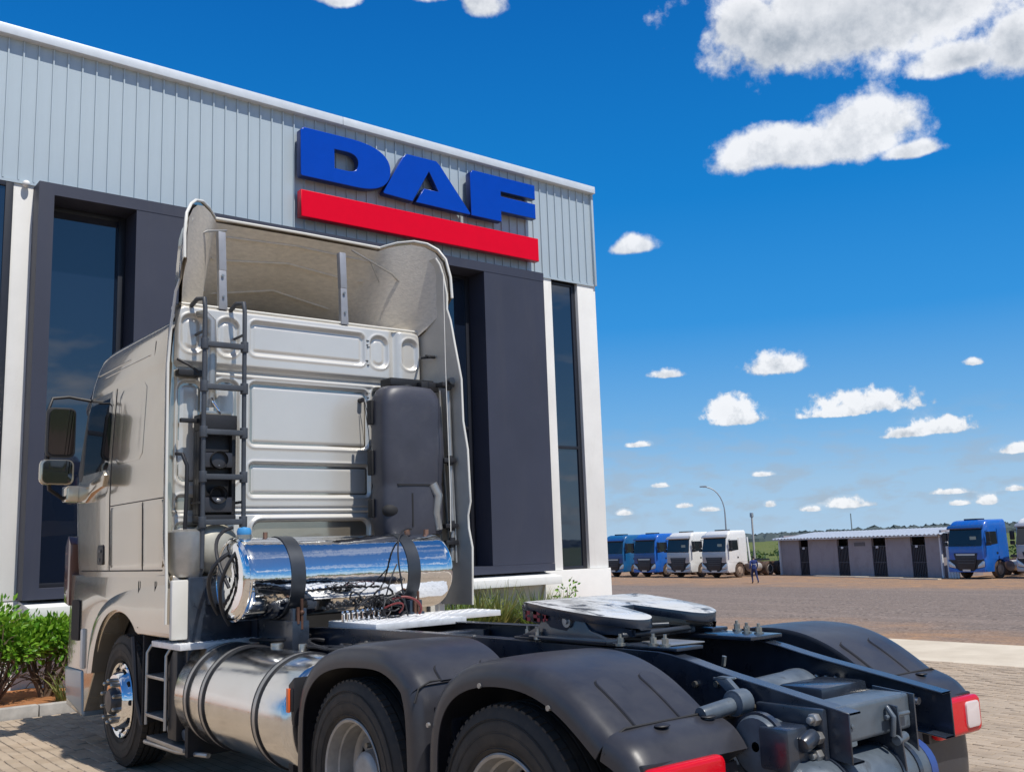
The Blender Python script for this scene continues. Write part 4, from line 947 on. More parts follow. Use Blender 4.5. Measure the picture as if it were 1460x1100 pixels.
# ---------- chrome tank across the back of the cab
cy_, cz_, cr_ = 3.56, 1.555, 0.305
ct = MB(); xs_ = [(-1.03, .02), (-1.03, .235), (-1.022, .27), (-1.0, .295), (-.975, .303), (-.95, cr_), (-.7, cr_), (-.2, cr_), (.3, cr_), (.72, cr_), (.76, .300), (.79, .283), (.806, .25), (.81, .1), (.81, .02)]
ct.lathe(xs_, (0.02, cy_, cz_), 'x', 72); cto = ct.build('chrome_tank', M_chrome, TR, ang=50)
b = MB(); b.lathe([(-.012, .297), (0, .311), (.012, .297)], (-.985, cy_, cz_), 'x', 48); b.build('end_rim', M_chrome, cto)
def strap(x, w=.115):
    b = MB(); b.lathe([(-w/2, .300), (-w/2, .3125), (w/2, .3125), (w/2, .300)], (x, cy_, cz_), 'x', 48, closed=True); s = b.build('tank_strap', M_strap, cto)
    b = MB(); b.box((x-w/2, 3.24, 1.00), (x+w/2, 3.30, 1.33)); b.box((x-w/2-.01, 3.22, .98), (x+w/2+.01, 3.8, 1.24)); b.prism([(3.24, 1.33), (3.9, 1.33), (3.9, 1.2), (3.24, 1.2)], 0, x-.03, x+.03); b.build('tank_cradle', M_chassis, s, bevel=.006)
    b = MB(); b.cyl((x+.01, 3.225, 1.18), (x+.01, 3.225, 1.40), .011, n=8); b.cyl((x-.02, 3.225, 1.22), (x-.02, 3.225, 1.34), .013, n=8); b.sphere((x+.01, 3.225, 1.30), .02, 6); b.build('strap_bolt', mat('rusty_bolt', (.12, .06, .04), .6, .5, var=.4), s)
strap(-.60); strap(.42)
b = MB(); b.cyl((-.90, cy_, 1.85), (-.90, cy_, 1.885), .055, n=20); b.build('filler_neck', M_brass, cto); b = MB(); b.lathe([(0, .052), (.025, .055), (.05, .045), (.058, .001)], (-.90, cy_, 1.885), 'z', 20); b.build('blue_filler_cap', M_bluecap, cto)
b = MB(); b.cyl((-.73, cy_, 1.85), (-.73, cy_, 1.90), .018, n=10); b.cyl((.72, cy_-.03, 1.85), (.72, cy_-.03, 1.895), .022, n=10); b.cyl((.55, cy_, 1.86), (.55, cy_, 1.90), .025, n=10); b.each('tank_fitting', mat('copper_fitting', (.40, .22, .15), .4, .8), cto)
b = MB(); b.tube(bez((.58, 3.54, 1.90), (.38, 3.42, 1.93), (.2, 3.2, 1.80), (.22, 3.14, 1.5), 14)+bez((.22, 3.14, 1.5), (.23, 3.12, 1.3), (.3, 3.1, 1.15), (.3, 3.2, 1.05), 8), .0075, 6)
b.tube(bez((.22, 3.2, 1.62), (.12, 3.16, 1.5), (.06, 3.14, 1.3), (.05, 3.2, 1.18), 12), .006, 6); b.each('breather_hose', M_black, cto)
b = MB(); b.tube(bez((-.98, 3.46, 1.78), (-1.12, 3.5, 1.62), (-1.12, 3.6, 1.4), (-.95, 3.7, 1.22), 14), .014, 8); b.tube(bez((-1.0, 3.6, 1.75), (-1.17, 3.62, 1.66), (-1.16, 3.7, 1.5), (-1.0, 3.8, 1.3), 14), .016, 8); b.tube(bez((-.85, 3.9, 1.95), (-1.1, 3.8, 1.9), (-1.1, 3.6, 1.7), (-1.04, 3.5, 1.5), 12), .014, 8); b.each('fuel_hose', M_black, cto)
# long thin cables down the rear wall and fairing
b = MB(); b.tube([(.535, 4.24, 3.10), (.56, 4.2, 2.8), (.60, 4.22, 2.4), (.62, 4.24, 2.15)], .004, 5); b.tube([(.545, 4.25, 3.10), (.66, 4.2, 2.6), (.70, 4.24, 2.2)], .004, 5); b.each('thin_cable', M_black, TR)
b = MB(); b.tube([(1.08, 3.7, 4.25), (1.08, 3.7, 3.4), (1.03, 3.6, 2.2), (.99, 3.55, 1.87)], .004, 5); b.build('thin_wire', M_lip, TR)

# ---------- frame
RT = [(6.3, 1.05), (4.4, 1.08), (3.6, 1.17), (2.2, 1.20), (-.15, 1.205), (-.30, 1.19), (-.55, 1.135), (-.85, 1.085), (-1.22, 1.02)]
RBt = [(6.3, .80), (4.4, .83), (3.6, .90), (-.3, .93), (-.7, .88), (-1.22, .82)]
RT_s = smooth_poly([(0, p[0], p[1]) for p in RT], 1); RB_s = smooth_poly([(0, p[0], p[1]) for p in RBt], 1)
for side in (-1, 1):
    b = MB()
    top = [(p.y, p.z) for p in RT_s]; bot = [(p.y, p.z) for p in RB_s]
    b.prism(top+bot[::-1], 0, side*.392, side*.400)
    for line, dz in ((top, -1), (bot, 1)):
        rows = []
        for (y, z) in line: rows.append([(side*.399, y, z), (side*.318, y, z), (side*.318, y, z+dz*.009), (side*.399, y, z+dz*.009)])
        b.grid(rows, close_u=True)
    fo = b.build('frame_rail', M_chassis, TR, bevel=.003, seg=1)
    b = MB()
    for (y, z) in ((-.42, 1.07), (-.55, 1.08), (-.50, .97), (-.75, 1.0), (.75, 1.1), (.85, 1.1), (1.05, 1.02), (2.5, 1.1), (2.6, 1.1), (.3, 1.05), (.2, 1.05)): b.cyl((side*.40, y, z), (side*.418, y, z), .014, n=8)
    b.build('rail_bolts', M_brass, fo, kind='stuff')
b = MB(); b.box((-.39, -.30, 1.206), (-.20, .95, 1.222)); b.build('mounting_plate', M_chassis, TR, bevel=.003)
b = MB(); b.box((.19, -.28, 1.206), (.45, .55, 1.226)); b.build('mounting_plate', M_chassis, TR, bevel=.003)
# cross members and end assembly
b = MB(); b.box((-.39, -1.16, .885), (.15, -.98, 1.035)); b.box((-.39, -1.05, .87), (-.10, -.75, 1.0)); cm = b.build('rear_cross_member', M_chassisl, TR, bevel=.018, seg=3)
b = MB(); b.prism([(-1.18, 1.03), (-.98, 1.05), (-.95, .74), (-1.18, .78)], 0, .15, .162); b.prism([(-.98, 1.03), (-1.2, 1.0), (-1.22, .74), (-1.0, .7)], 0, -.02, -.008); b.build('gusset_plate', M_chassis, TR, bevel=.003)
b = MB(); b.tube([(-.05, -1.17, 1.0), (-.05, -1.2, .96), (-.05, -1.19, .88)], .012, 8); b.tube([(-.08, -1.18, .96), (.10, -1.18, .96)], .01, 8); b.cyl((-.03, -1.19, .86), (.04, -1.19, .87), .022, n=12); b.cyl((-.3, -1.162, .95), (-.3, -1.168, .95), .01, n=8); b.each('tow_fitting', M_chassisl, TR, bevel=.003)
b = MB(); b.box((-.37, .4, .9), (.37, .55, 1.15)); b.box((-.37, 2.2, .9), (.37, 2.35, 1.15)); b.box((-.37, 1.0, .95), (.37, 1.12, 1.12)); b.each('cross_member', M_chassis, TR, bevel=.01)
b = MB(); b.lathe([(-.34, .05), (-.33, .10), (-.10, .125), (.20, .135), (.21, .14), (.25, .14), (.26, .135), (.30, .11), (.31, .03)], (.02, -.50, .94), 'x', 32)
b.build('diff_housing', M_chassisl, TR, ang=40)
b = MB(); b.box((-.06, -.86, .93), (.30, -.62, 1.05)); b.build('valve_block', M_chassis, TR, bevel=.02)
b = MB(); b.tube([(.34, -.35, 1.02), (.32, -.7, 1.0), (.33, -1.1, .97)], .018, 10)
b.tube([(.36, -.35, .86), (.34, -1.0, .84)], .02, 10); b.build('air_pipe', M_duct, TR)
b = MB()
for i in range(5): b.sphere((.345, -.44-.055*i, 1.035), .014, 6)
b.tube([(-.12, -.35, 1.12), (-.12, -.36, 1.165)], .012, 6); b.build('pipe_unions', M_brass, TR, kind='stuff')
# axles, differentials and rear air tanks
for y in (0.0, 1.37):
    b = MB(); b.cyl((-1.0, y, .52), (1.0, y, .52), .075, n=20); b.sphere((0, y, .54), .24, 12, (.9, 1, 1)); b.lathe([(-.26, .10), (-.2, .17), (.2, .17), (.26, .10)], (0, y, .54), 'x', 24); b.build('drive_axle', M_chassis, TR)
b = MB(); b.cyl((0, .2, .58), (0, 3.9, .75), .06, n=16); b.build('prop_shaft', M_chassis, TR)
b = MB(); b.lathe([(-.62, .03), (-.61, .10), (-.56, .135), (.19, .135), (.24, .10), (.25, .03)], (0, -1.08, .70), 'x', 32); at_ = b.build('air_tank', M_chassisl, TR, ang=40)
for x in (-.40, -.02, .10):
    b = MB(); b.lathe([(-.014, .136), (-.014, .142), (.014, .142), (.014, .136)], (x, -1.08, .70), 'x', 32, closed=True); b.build('tank_band', M_chassis, at_)
b = MB(); b.lathe([(-.03, .1), (-.03, .138), (.03, .132), (.03, .1)], (.215, -1.08, .70), 'x', 28, closed=True); b.build('blue_label', mat('blue_tape', (.03, .07, .25), .5), at_)
b = MB(); b.lathe([(-.3, .03), (-.29, .10), (-.25, .125), (.25, .125), (.29, .10), (.3, .03)], (-.02, -.78, .66), 'x', 28); b.build('air_tank', M_chassisl, TR, ang=40)
# brake chamber and suspension bracket outside the left rail
b = MB(); b.box((-.435, -1.12, .80), (-.402, -.78, 1.03)); bk = b.build('suspension_bracket', M_chassis, TR, bevel=.012)
b = MB(); b.lathe([(0, .02), (0, .115), (.02, .125), (.05, .125), (.055, .11), (.13, .10), (.15, .06), (.16, .01)], (-.60, -.90, .88), 'x', 28); bc = b.build('brake_chamber', M_chassisl, TR, ang=40)
b = MB(); b.lathe([(-.015, .122), (-.015, .136), (.015, .136), (.015, .122)], (-.565, -.90, .88), 'x', 28, closed=True); b.build('chamber_clamp', M_chassis, bc)
b = MB(); b.box((-.618, -1.08, .80), (-.46, -.93, .97)); b.cyl((-.55, -1.09, .90), (-.46, -1.09, .93), .035, n=14); b.box((-.58, -1.09, .74), (-.48, -.98, .82)); b.build('slack_adjuster', M_chassis, bc, bevel=.018)
for (z, y) in ((.99, -1.09), (.92, -1.10), (.85, -1.09)):
    b = MB(); b.cyl((-.435, y, z), (-.47, y, z), .026, n=6); b.cyl((-.47, y, z), (-.49, y, z), .014, n=10); b.build('bracket_nut', M_duct, bk, bevel=.003)
b = MB(); b.cyl((-.72, -.72, 1.0), (-.45, -.74, 1.03), .035, n=14); b.lathe([(-.04, .045), (-.04, .056), (.04, .056), (.04, .045)], (-.50, -.745, 1.03), 'x', 20, closed=True); b.cyl((-.54, -.745, 1.03), (-.46, -.745, 1.03), .05, n=20); b.build('torque_rod', M_chassisl, TR, bevel=.004)
b = MB(); b.prism([(-.66, 1.12), (-.58, 1.12), (-.71, 1.02), (-.78, 1.02)], 0, -.47, -.44); b.prism([(-.66, 1.12), (-.58, 1.12), (-.58, 1.108), (-.66, 1.108)], 0, -.47, -.40); b.build('rod_bracket', M_chassisl, TR, bevel=.006)
# ---------- tyres and wheels
def tyre_bm(cx, cy, cz, rad, w, sgn):
    """cx = outer face; sgn = -1 outer side to the left"""
    b = MB(); k = rad/.52; P = []
    ri = .300*k if rad > .5 else .29
    body = [(0.030, ri), (0.012, ri+.02), (0.0, ri+.07), (-.004, ri+.12), (.004, ri+.165), (.018, rad-.028), (.030, rad-.010)]
    tread = []
    gp = [.075, .125, .175, .225]
    for g_ in gp:
        if g_ < w-.05: tread += [(g_-.007, rad), (g_-.006, rad-.014), (g_+.006, rad-.014), (g_+.007, rad)]
    other = [(w-p[0], p[1]) for p in reversed(body)]
    P = body+tread+other
    b.lathe([(-sgn*p[0], p[1]) for p in P], (cx, cy, cz), 'x', 96)
    return b
def tyre(parent, cx, cy, cz, rad, w, sgn):
    o = tyre_bm(cx, cy, cz, rad, w, sgn).build('tyre', M_rubber, parent, ang=30)
    # shoulder lugs
    b = MB(); n = 64
    for i in range(n):
        a = 2*PI*(i+.5)/n; da = PI/n*.62
        for (xa, xb) in ((.026, .066), (w-.066, w-.026)):
            vs = []
            for (x, r_) in ((xa, rad-.016), (xb, rad-.004), (xb, rad+.004), (xa, rad-.004)):
                for s in (-da, da): vs.append((cx-sgn*x, cy+math.sin(a+s)*r_, cz+math.cos(a+s)*r_))
            b.add(vs, [(0, 1, 3, 2), (2, 3, 5, 4), (4, 5, 7, 6), (6, 7, 1, 0), (0, 2, 4, 6), (1, 7, 5, 3)])
    b.build('tread_lugs', M_rubber, o, kind='stuff', smooth=False)
    # raised rings on the sidewall
    b = MB()
    for q in (.335, .40, .455): b.lathe([(-.004, q*rad/.52-.004), (.0, q*rad/.52), (-.004, q*rad/.52+.004)], (cx, cy, cz), 'x', 72)
    b.build('sidewall_ring', M_rubber, o); return o
def rear_wheel(side, y):
    e = thing('wheel', None, None); e.parent = TR; e.name = 'wheel'
    R0 = .52; zc = .515; cx = side*1.225
    tyre(e, cx, y, zc, R0, .27, side); tyre(e, side*.935, y, zc, R0, .27, side)
    b = MB(); s = -side
    prof = [(.030, .300), (.012, .312), (.006, .305), (.012, .292), (.040, .284), (.075, .280), (.080, .268), (.120, .264), (.165, .262), (.172, .250), (.190, .240)]
    b.lathe([(s*p[0], p[1]) for p in prof], (cx, y, zc), 'x', 72)
    rim = b.build('rim', M_steelrim, e, ang=35)
    # disc with hand holes
    b = MB(); na = 80; rr_ = [.240, .225, .205, .178, .160, .150, .10]
    xx = [.190, .188, .186, .184, .186, .188, .188]; vs = []; fs = []
    for j, r_ in enumerate(rr_):
        for i in range(na): a = 2*PI*i/na; vs.append((cx+s*xx[j], y+math.sin(a)*r_, zc+math.cos(a)*r_))
    for j in range(len(rr_)-1):
        for i in range(na):
            if j in (1, 2) and (i % 10) in ((3, 4, 5, 6) if j == 1 else (3, 4, 5, 6)): continue
            fs.append((j*na+i, j*na+(i+1) % na, (j+1)*na+(i+1) % na, (j+1)*na+i))
    b.add(vs, fs); b.build('wheel_disc', M_steelrim, rim, solid=.008)
    b = MB(); b.lathe([(.2, .14), (.17, .135), (.10, .125), (.085, .11), (.08, .085), (.076, .001)][::-1] if False else [(s*.2, .14), (s*.17, .135), (s*.10, .125), (s*.085, .11), (s*.08, .085), (s*.078, .001)], (cx, y, zc), 'x', 40); b.build('hub', M_steelrim, rim, ang=35)
    b = MB()
    for i in range(10):
        a = 2*PI*i/10; b.cyl((cx+s*.19, y+math.sin(a)*.168, zc+math.cos(a)*.168), (cx+s*.155, y+math.sin(a)*.168, zc+math.cos(a)*.168), .016, n=6)
    b.build('wheel_nuts', M_brass, rim, kind='stuff')
    b = MB(); b.cyl((side*.62, y, zc), (side*.9, y, zc), .2, n=32); b.build('brake_drum', M_dark, e)
for side in (-1, 1):
    for y in (0.0, 1.37): rear_wheel(side, y)
def front_wheel(side):
    e = thing('wheel', None, None); e.parent = TR; e.name = 'wheel'
    R0 = .545; zc = .545; y = 5.40; cx = side*1.215; s = side
    tyre(e, cx, y, zc, R0, .31, side)
    b = MB(); prof = [(-.04, .300), (-.01, .315), (.0, .308), (-.01, .295), (-.03, .285), (-.03, .262), (.0, .245), (.035, .232), (.05, .215), (.052, .12)]
    b.lathe([(s*p[0], p[1]) for p in prof], (cx, y, zc), 'x', 72); rim = b.build('rim', M_chrome, e, ang=35)
    b = MB(); b.lathe([(s*.045, .115), (s*.085, .105), (s*.10, .09), (s*.105, .001)], (cx, y, zc), 'x', 36); b.build('hub', M_strap, rim, ang=35)
    b = MB()
    for i in range(10):
        a = 2*PI*i/10; yy, zz_ = y+math.sin(a)*.17, zc+math.cos(a)*.17; b.cyl((cx+s*.05, yy, zz_), (cx+s*.10, yy, zz_), .018, n=6); b.sphere((cx+s*.10, yy, zz_), .018, 5)
    b.build('wheel_nuts', M_brass, rim, kind='stuff')
    b = MB()
    for i in range(10):
        a = 2*PI*(i+.5)/10; b.cyl((cx-s*.012, y+math.sin(a)*.262, zc+math.cos(a)*.262), (cx-s*.002, y+math.sin(a)*.250, zc+math.cos(a)*.250), .022, n=12)
    b.build('hand_hole_shade', M_dark, rim, kind='stuff')  # solid dark discs painted in for the shade of holes
for side in (-1, 1): front_wheel(side)
b = MB(); b.tube([(-1.26, 4.95, 1.10), (-1.25, 4.93, .9), (-1.24, 4.90, .6), (-1.2, 4.87, .40)], .022, 8); b.build('mudguard_stay', M_fender, TR)
b = MB(); b.box((-1.22, 4.80, .42), (-.95, 4.83, 1.12)); b.build('mud_flap', M_dark, TR, bevel=.005)
b = MB(); b.cyl((-1.0, 5.40, .53), (1.0, 5.40, .53), .09, n=20); b.build('front_axle', M_dark, TR)
# ---------- rear mudguards
def sweep_guard(name, prof_, x_out, x_in, side, m=M_fender, parent=TR, lip=.115, round_=.10):
    pts = smooth_poly([(0, p[0], p[1]) for p in prof_], 3); rows = []
    cs = [(0.0, -lip), (0.0, -lip*.75), (.002, -round_*.62), (.010, -round_*.38), (.028, -round_*.18), (.058, -round_*.05), (.10, 0.0)]
    n = len(pts)
    for i, p in enumerate(pts):
        d = (pts[min(i+1, n-1)]-pts[max(i-1, 0)]).normalized(); nr = Vector((0, d.z, -d.y))
        if nr.dot(Vector((0, p.y-prof_[0][0]*0-CYREF, p.z-.5))) < 0: nr = -nr
        row = []
        for (dx, dr) in cs: q = p+nr*dr; row.append((side*(x_out-dx), q.y, q.z))
        for k in range(1, 6):
            xx = x_out-.10-(x_out-.10-x_in)*k/5; q = p+nr*(0.006*math.sin(PI*k/5)); row.append((side*xx, q.y, q.z))
        q = p+nr*(-.012); row.append((side*(x_in-.004), q.y, q.z)); q = p+nr*(-.03); row.append((side*(x_in-.004), q.y, q.z)); q = p+nr*(-.15); row.append((side*(x_in-.002), q.y, q.z))
        rows.append(row)
    b = MB(); b.grid(rows); o = b.build(name, m, parent, solid=.007, ang=55); return o, pts
def pad(parent, prof_, t0, t1, xc, w, side, h=.010):
    """raised long pad with round ends that follows the mudguard"""
    pts = smooth_poly([(0, p[0], p[1]) for p in prof_], 3); n = len(pts); rows = []
    seg_ = [pts[int(t0*(n-1))+0]]
    i0, i1 = int(t0*(n-1)), int(t1*(n-1)); L = sum((pts[i+1]-pts[i]).length for i in range(i0, i1)); acc = 0
    for i in range(i0, i1+1):
        if i > i0: acc += (pts[i]-pts[i-1]).length
        d = (pts[min(i+1, n-1)]-pts[max(i-1, 0)]).normalized(); nr = Vector((0, d.z, -d.y))
        if nr.z < 0: nr = -nr
        e = min(acc, 1e9); ww = w/2
        if e < ww: ww = math.sqrt(max(1e-5, ww*ww-(ww-e)**2))
        ww = max(ww, .002); p = pts[i]; row = []
        for (u, hh) in ((-1.0, -.004), (-.97, h*.6), (-.9, h), (0, h*1.0), (.9, h), (.97, h*.6), (1.0, -.004)):
            q = p+nr*(hh+.003); row.append((side*(xc+ww*u), q.y, q.z))
        rows.append(row)
    b = MB(); b.grid(rows); o = b.build('mudguard_pad', M_fender, parent, ang=30)
    # dark tube painted in for the shadow of a groove round the pad
    g_ = [r_[0] for r_ in rows][::-1]+[r_[-1] for r_ in rows]; b = MB(); b.tube([(p[0], p[1], p[2]+.004) for p in g_], .0042, 5); b.build('pad_groove_shade', M_dark, o)
REAR_P = [(.60, .50), (.60, .80), (.55, .98), (.44, 1.11), (.28, 1.19), (.08, 1.228), (-.13, 1.232), (-.30, 1.205), (-.46, 1.145), (-.59, 1.065), (-.70, .985)]
MID_P = [(2.01, .42), (2.01, .82), (1.93, 1.0), (1.76, 1.135), (1.52, 1.205), (1.22, 1.228), (1.02, 1.228), (.88, 1.195), (.76, 1.135), (.675, 1.06)]
MIDL_P = [(.69, 1.065), (.655, .98), (.635, .84), (.625, .45)]
TAIL_P = [(-.70, 1.0), (-.80, .965), (-.85, .915), (-.875, .875)]
TAILL_P = [(-.82, .82), (-.835, .70), (-.84, .5), (-.81, .33)]
for side in (-1, 1):
    CYREF = 0.0
    o, _ = sweep_guard('rear_mudguard', REAR_P, 1.25, .64, side)
    b = MB()
    for (yy, zz_) in ((.55, .93), (.12, 1.15), (-.36, 1.10)): b.cyl((side*1.246, yy, zz_-.04), (side*1.258, yy, zz_-.04), .012, n=8)
    b.build('guard_rivets', M_duct, o, kind='stuff')
    for xc in (1.02, .76): pad(o, REAR_P, .77, .985, xc, .115, side)
    tl, _ = sweep_guard('mudguard_tail', TAIL_P, 1.253, .62, side, round_=.09)
    t2, _ = sweep_guard('mudguard_flap', TAILL_P, 1.245, .63, side, round_=.07)
    b = MB(); b.tube([(side*x, -.705, 1.004) for x in (.64, .8, 1.0, 1.15)]+[(side*1.22, -.70, .975), (side*1.252, -.685, .92)], .006, 6); b.build('guard_joint', M_dark, o)
    b = MB()
    for xc in (.70, .98): b.sphere((side*xc, -.745, .998), .035, 8, (1.1, .8, .22))
    b.each('guard_clip', M_black, tl)
    CYREF = 1.37
    o, _ = sweep_guard('front_mudguard', MID_P, 1.25, .64, side)
    for xc in (1.03, .74): pad(o, MID_P, .86, .985, xc, .115, side)
    o2, _ = sweep_guard('mudguard_tail', MIDL_P, 1.253, .62, side, round_=.09)
    b = MB(); b.tube([(side*x, .685, 1.072) for x in (.64, .8, 1.0, 1.15)]+[(side*1.22, .68, 1.045), (side*1.252, .67, .98)], .006, 6); b.build('guard_joint', M_dark, o)
    b = MB(); b.cyl((side*.4, .64, .93), (side*1.15, .64, .93), .022, n=12); b.cyl((side*.4, -.62, .96), (side*.75, -.62, .96), .022, n=12); b.build('guard_stay', M_black, TR)
# bracket hardware between the left mudguards
b = MB(); b.box((-1.0, .585, .86), (-.90, .625, 1.02)); b.cyl((-.95, .58, .98), (-.95, .56, .98), .016, n=8); b.prism([(.56, .6), (.61, .6), (.61, .9), (.58, .95), (.55, .82)], 0, -1.10, -1.0); b.build('guard_bracket', M_chassis, TR, bevel=.008)
b = MB(); b.box((-1.262, 2.015, .80), (-1.15, 2.055, .93)); b.prism([(2.0, .72), (2.03, .72), (2.08, .95), (2.0, 1.0)], 0, -1.25, -1.0); mk = b.build('marker_bracket', M_black, TR, bevel=.006)
b = MB(); b.box((-1.275, 2.03, .795), (-1.258, 2.062, .935)); b.build('side_marker', M_orange, mk, bevel=.005)
# ---------- tail lamps
def tail_lamp(side):
    b = MB(); b.prism(rrect(min(side*.80, side*1.235), max(side*.80, side*1.235), .700, .885, .035), 1, -.915, -.86); o = b.build('tail_lamp', M_red, TR, bevel=.022, seg=3)
    xa, xb = side*1.07, side*1.20
    b = MB(); b.prism(rrect(min(xa, xb), max(xa, xb), .730, .86, .022), 1, -.925, -.88); b.build('reversing_lens', M_lens, o, bevel=.008)
    b = MB(); b.box((min(side*.78, side*1.225), -.87, .685), (max(side*.78, side*1.225), -.80, .895)); b.build('lamp_housing', M_black, o, bevel=.01)
for side in (-1, 1): tail_lamp(side)
# ---------- fifth wheel
def fw_z(y): return 1.338+(y+.0)*0.105
ow = MB()
def fw_outline():
    pts = []
    right = [(.055, .42), (.085, .30), (.13, .12), (.17, .06), (.235, .02), (.31, .035), (.37, .10), (.42, .20), (.455, .36), (.46, .60), (.44, .80), (.36, .88), (.18, .905), (0, .91)]
    r_ = smooth_poly([(p[0], p[1], 0) for p in right], 2); L = [(p.x, p.y) for p in r_]
    return L+[(-x, y) for x, y in L[::-1][1:]]
po = fw_outline(); n = len(po)
top = [(x, y, fw_z(y)-(.008*sstep(.16, -.06, y))-(.02*sstep(.75, .92, y))) for x, y in po]; bt = [(x*.985, y, z-.045) for x, y, z in top]
ow.add(top+bt, [(i, (i+1) % n, n+(i+1) % n, n+i) for i in range(n)])
# top face as strips between left and right halves
half = len(smooth_poly([(0, 0, 0)]*14, 2)); 
import mathutils.geometry as mg
tri = mg.tessellate_polygon([[Vector((p[0], p[1], 0)) for p in top]])
ow.f += [tuple(t) for t in tri]; ow.f += [tuple(i+n for i in t) for t in tri]
fw = ow.build('fifth_wheel_plate', M_grease, TR, bevel=.010, seg=2)
fw.data.materials.append(M_chassis)
for p in fw.data.polygons:
    if p.normal.z < 0.35: p.material_index = 1
for side in (-1, 1):
    b = MB()
    rows = []
    for y in [.86, .7, .5, .3, .16, .06]:
        h = .11 if y > .25 else .06+.05*(y/.25); w = interp([(0, .30), (.2, .40), (.36, .44), (.6, .45), (.86, .40)], y)[0]
        rows.append([(side*w, y, fw_z(y)-.03-(.03 if y < .1 else 0)), (side*(w-.01), y, fw_z(y)-h-(.02 if y < .1 else 0)), (side*(w-.03), y, fw_z(y)-h-(.02 if y < .1 else 0)), (side*(w-.03), y, fw_z(y)-.03-(.03 if y < .1 else 0))])
    b.grid(rows, close_u=True); b.build('plate_skirt', M_chassis, fw, ang=40)
    b = MB(); b.prism([(.86, 1.225), (.08, 1.225), (.26, 1.28), (.33, 1.36), (.60, 1.375), (.68, 1.29)], 0, side*.40, side*.43); b.prism([(.72, 1.225), (.10, 1.225), (.10, 1.245), (.72, 1.245)], 0, side*.34, side*.47); pd = b.build('pedestal', M_chassis, fw, bevel=.006)
    b = MB(); b.cyl((side*.40, .43, 1.325), (side*.445, .43, 1.325), .032, n=16); b.cyl((side*.445, .43, 1.325), (side*.455, .43, 1.325), .014, n=10); b.build('pivot_pin', M_duct, pd)
    for (xx, yy) in ((.36, -.12), (.36, -.20), (.36, .78), (.36, .86), (.45, .02), (.45, .66)):
        b = MB(); b.cyl((side*xx, yy, 1.222), (side*xx, yy, 1.235), .026, n=12); b.cyl((side*xx, yy, 1.235), (side*xx, yy, 1.262), .017, n=6); b.cyl((side*xx, yy, 1.262), (side*xx, yy, 1.28), .009, n=8); b.build('mounting_bolt', M_brass, pd)
b = MB(); b.box((-.30, .25, 1.19), (.30, .60, 1.23)); b.box((-.22, .1, 1.235), (.2, .5, 1.262)); b.tube([(-.36, .1, 1.26), (-.1, .05, 1.265), (.2, .12, 1.26)], .016, 8); b.tube([(-.3, .55, 1.27), (.1, .2, 1.28)], .014, 8); b.tube([(-.2, .12, 1.25), (-.1, .3, 1.29), (-.12, .5, 1.27)], .02, 8); b.each('lock_mechanism', M_strap, fw, bevel=.006)
b = MB()
for (xa, xb, ya, yb) in ((-.452, -.448, .66, .86),):
    for k, (u0, u1, v0, v1) in enumerate(((0, .2, 0, .15), (0, .2, .5, .65), (0, .06, 0, .65), (.35, .5, 0, .65), (.35, .62, .0, .12), (.35, .62, .52, .65), (.75, .82, 0, .65), (.88, .95, .1, .65), (.75, .95, .25, .37))):
        b.box((-.447, .77-u1*.20, fw_z(.70)-.095+v0*.07), (-.4435, .77-u0*.20, fw_z(.70)-.095+v1*.07+.01))
b.build('red_markings', M_redtxt, fw, kind='stuff')
b = MB(); b.prism([(-.30, .02), (-.13, -.02), (-.13, -.25), (-.38, -.22)], 2, 1.225, 1.232); b.build('cover_plate', M_duct, TR, bevel=.002)
# ---------- catwalk plates
def plate(x0, x1, y0, y1, z, name='catwalk_plate'):
    b = MB(); b.box((x0, y0, z-.045), (x1, y1, z)); o = b.build(name, M_alumatt, TR, bevel=.004)
    s = MB(); nx_, ny_ = int((x1-x0)/.045), int((y1-y0)/.045)
    for i in range(nx_):
        for j in range(ny_):
            cx, cy = x0+.022+i*.045, y0+.022+j*.045; a = R(45 if (i+j) % 2 else -45); ca, sa = math.cos(a), math.sin(a); L, w_ = .017, .005
            vs = [(cx+L*ca, cy+L*sa, z+.0005), (cx-w_*sa, cy+w_*ca, z+.0005), (cx-L*ca, cy-L*sa, z+.0005), (cx+w_*sa, cy-w_*ca, z+.0005), (cx, cy, z+.005)]
            s.add(vs, [(0, 1, 4), (1, 2, 4), (2, 3, 4), (3, 0, 4)])
    s.build('raised_lugs', M_alumatt, o, kind='stuff', smooth=False); return o
plate(-1.24, -.42, 3.93, 4.56, 1.085)
plate(-.36, .42, 2.55, 3.25, 1.222)
plate(.36, 1.05, 2.95, 3.35, 1.22)
b = MB(); b.tube([(-1.18, 4.5, 1.10), (-1.1, 4.6, 1.14), (-.6, 4.7, 1.16), (-.3, 4.6, 1.14)], .022, 8); b.build('air_pipe', M_black, TR)
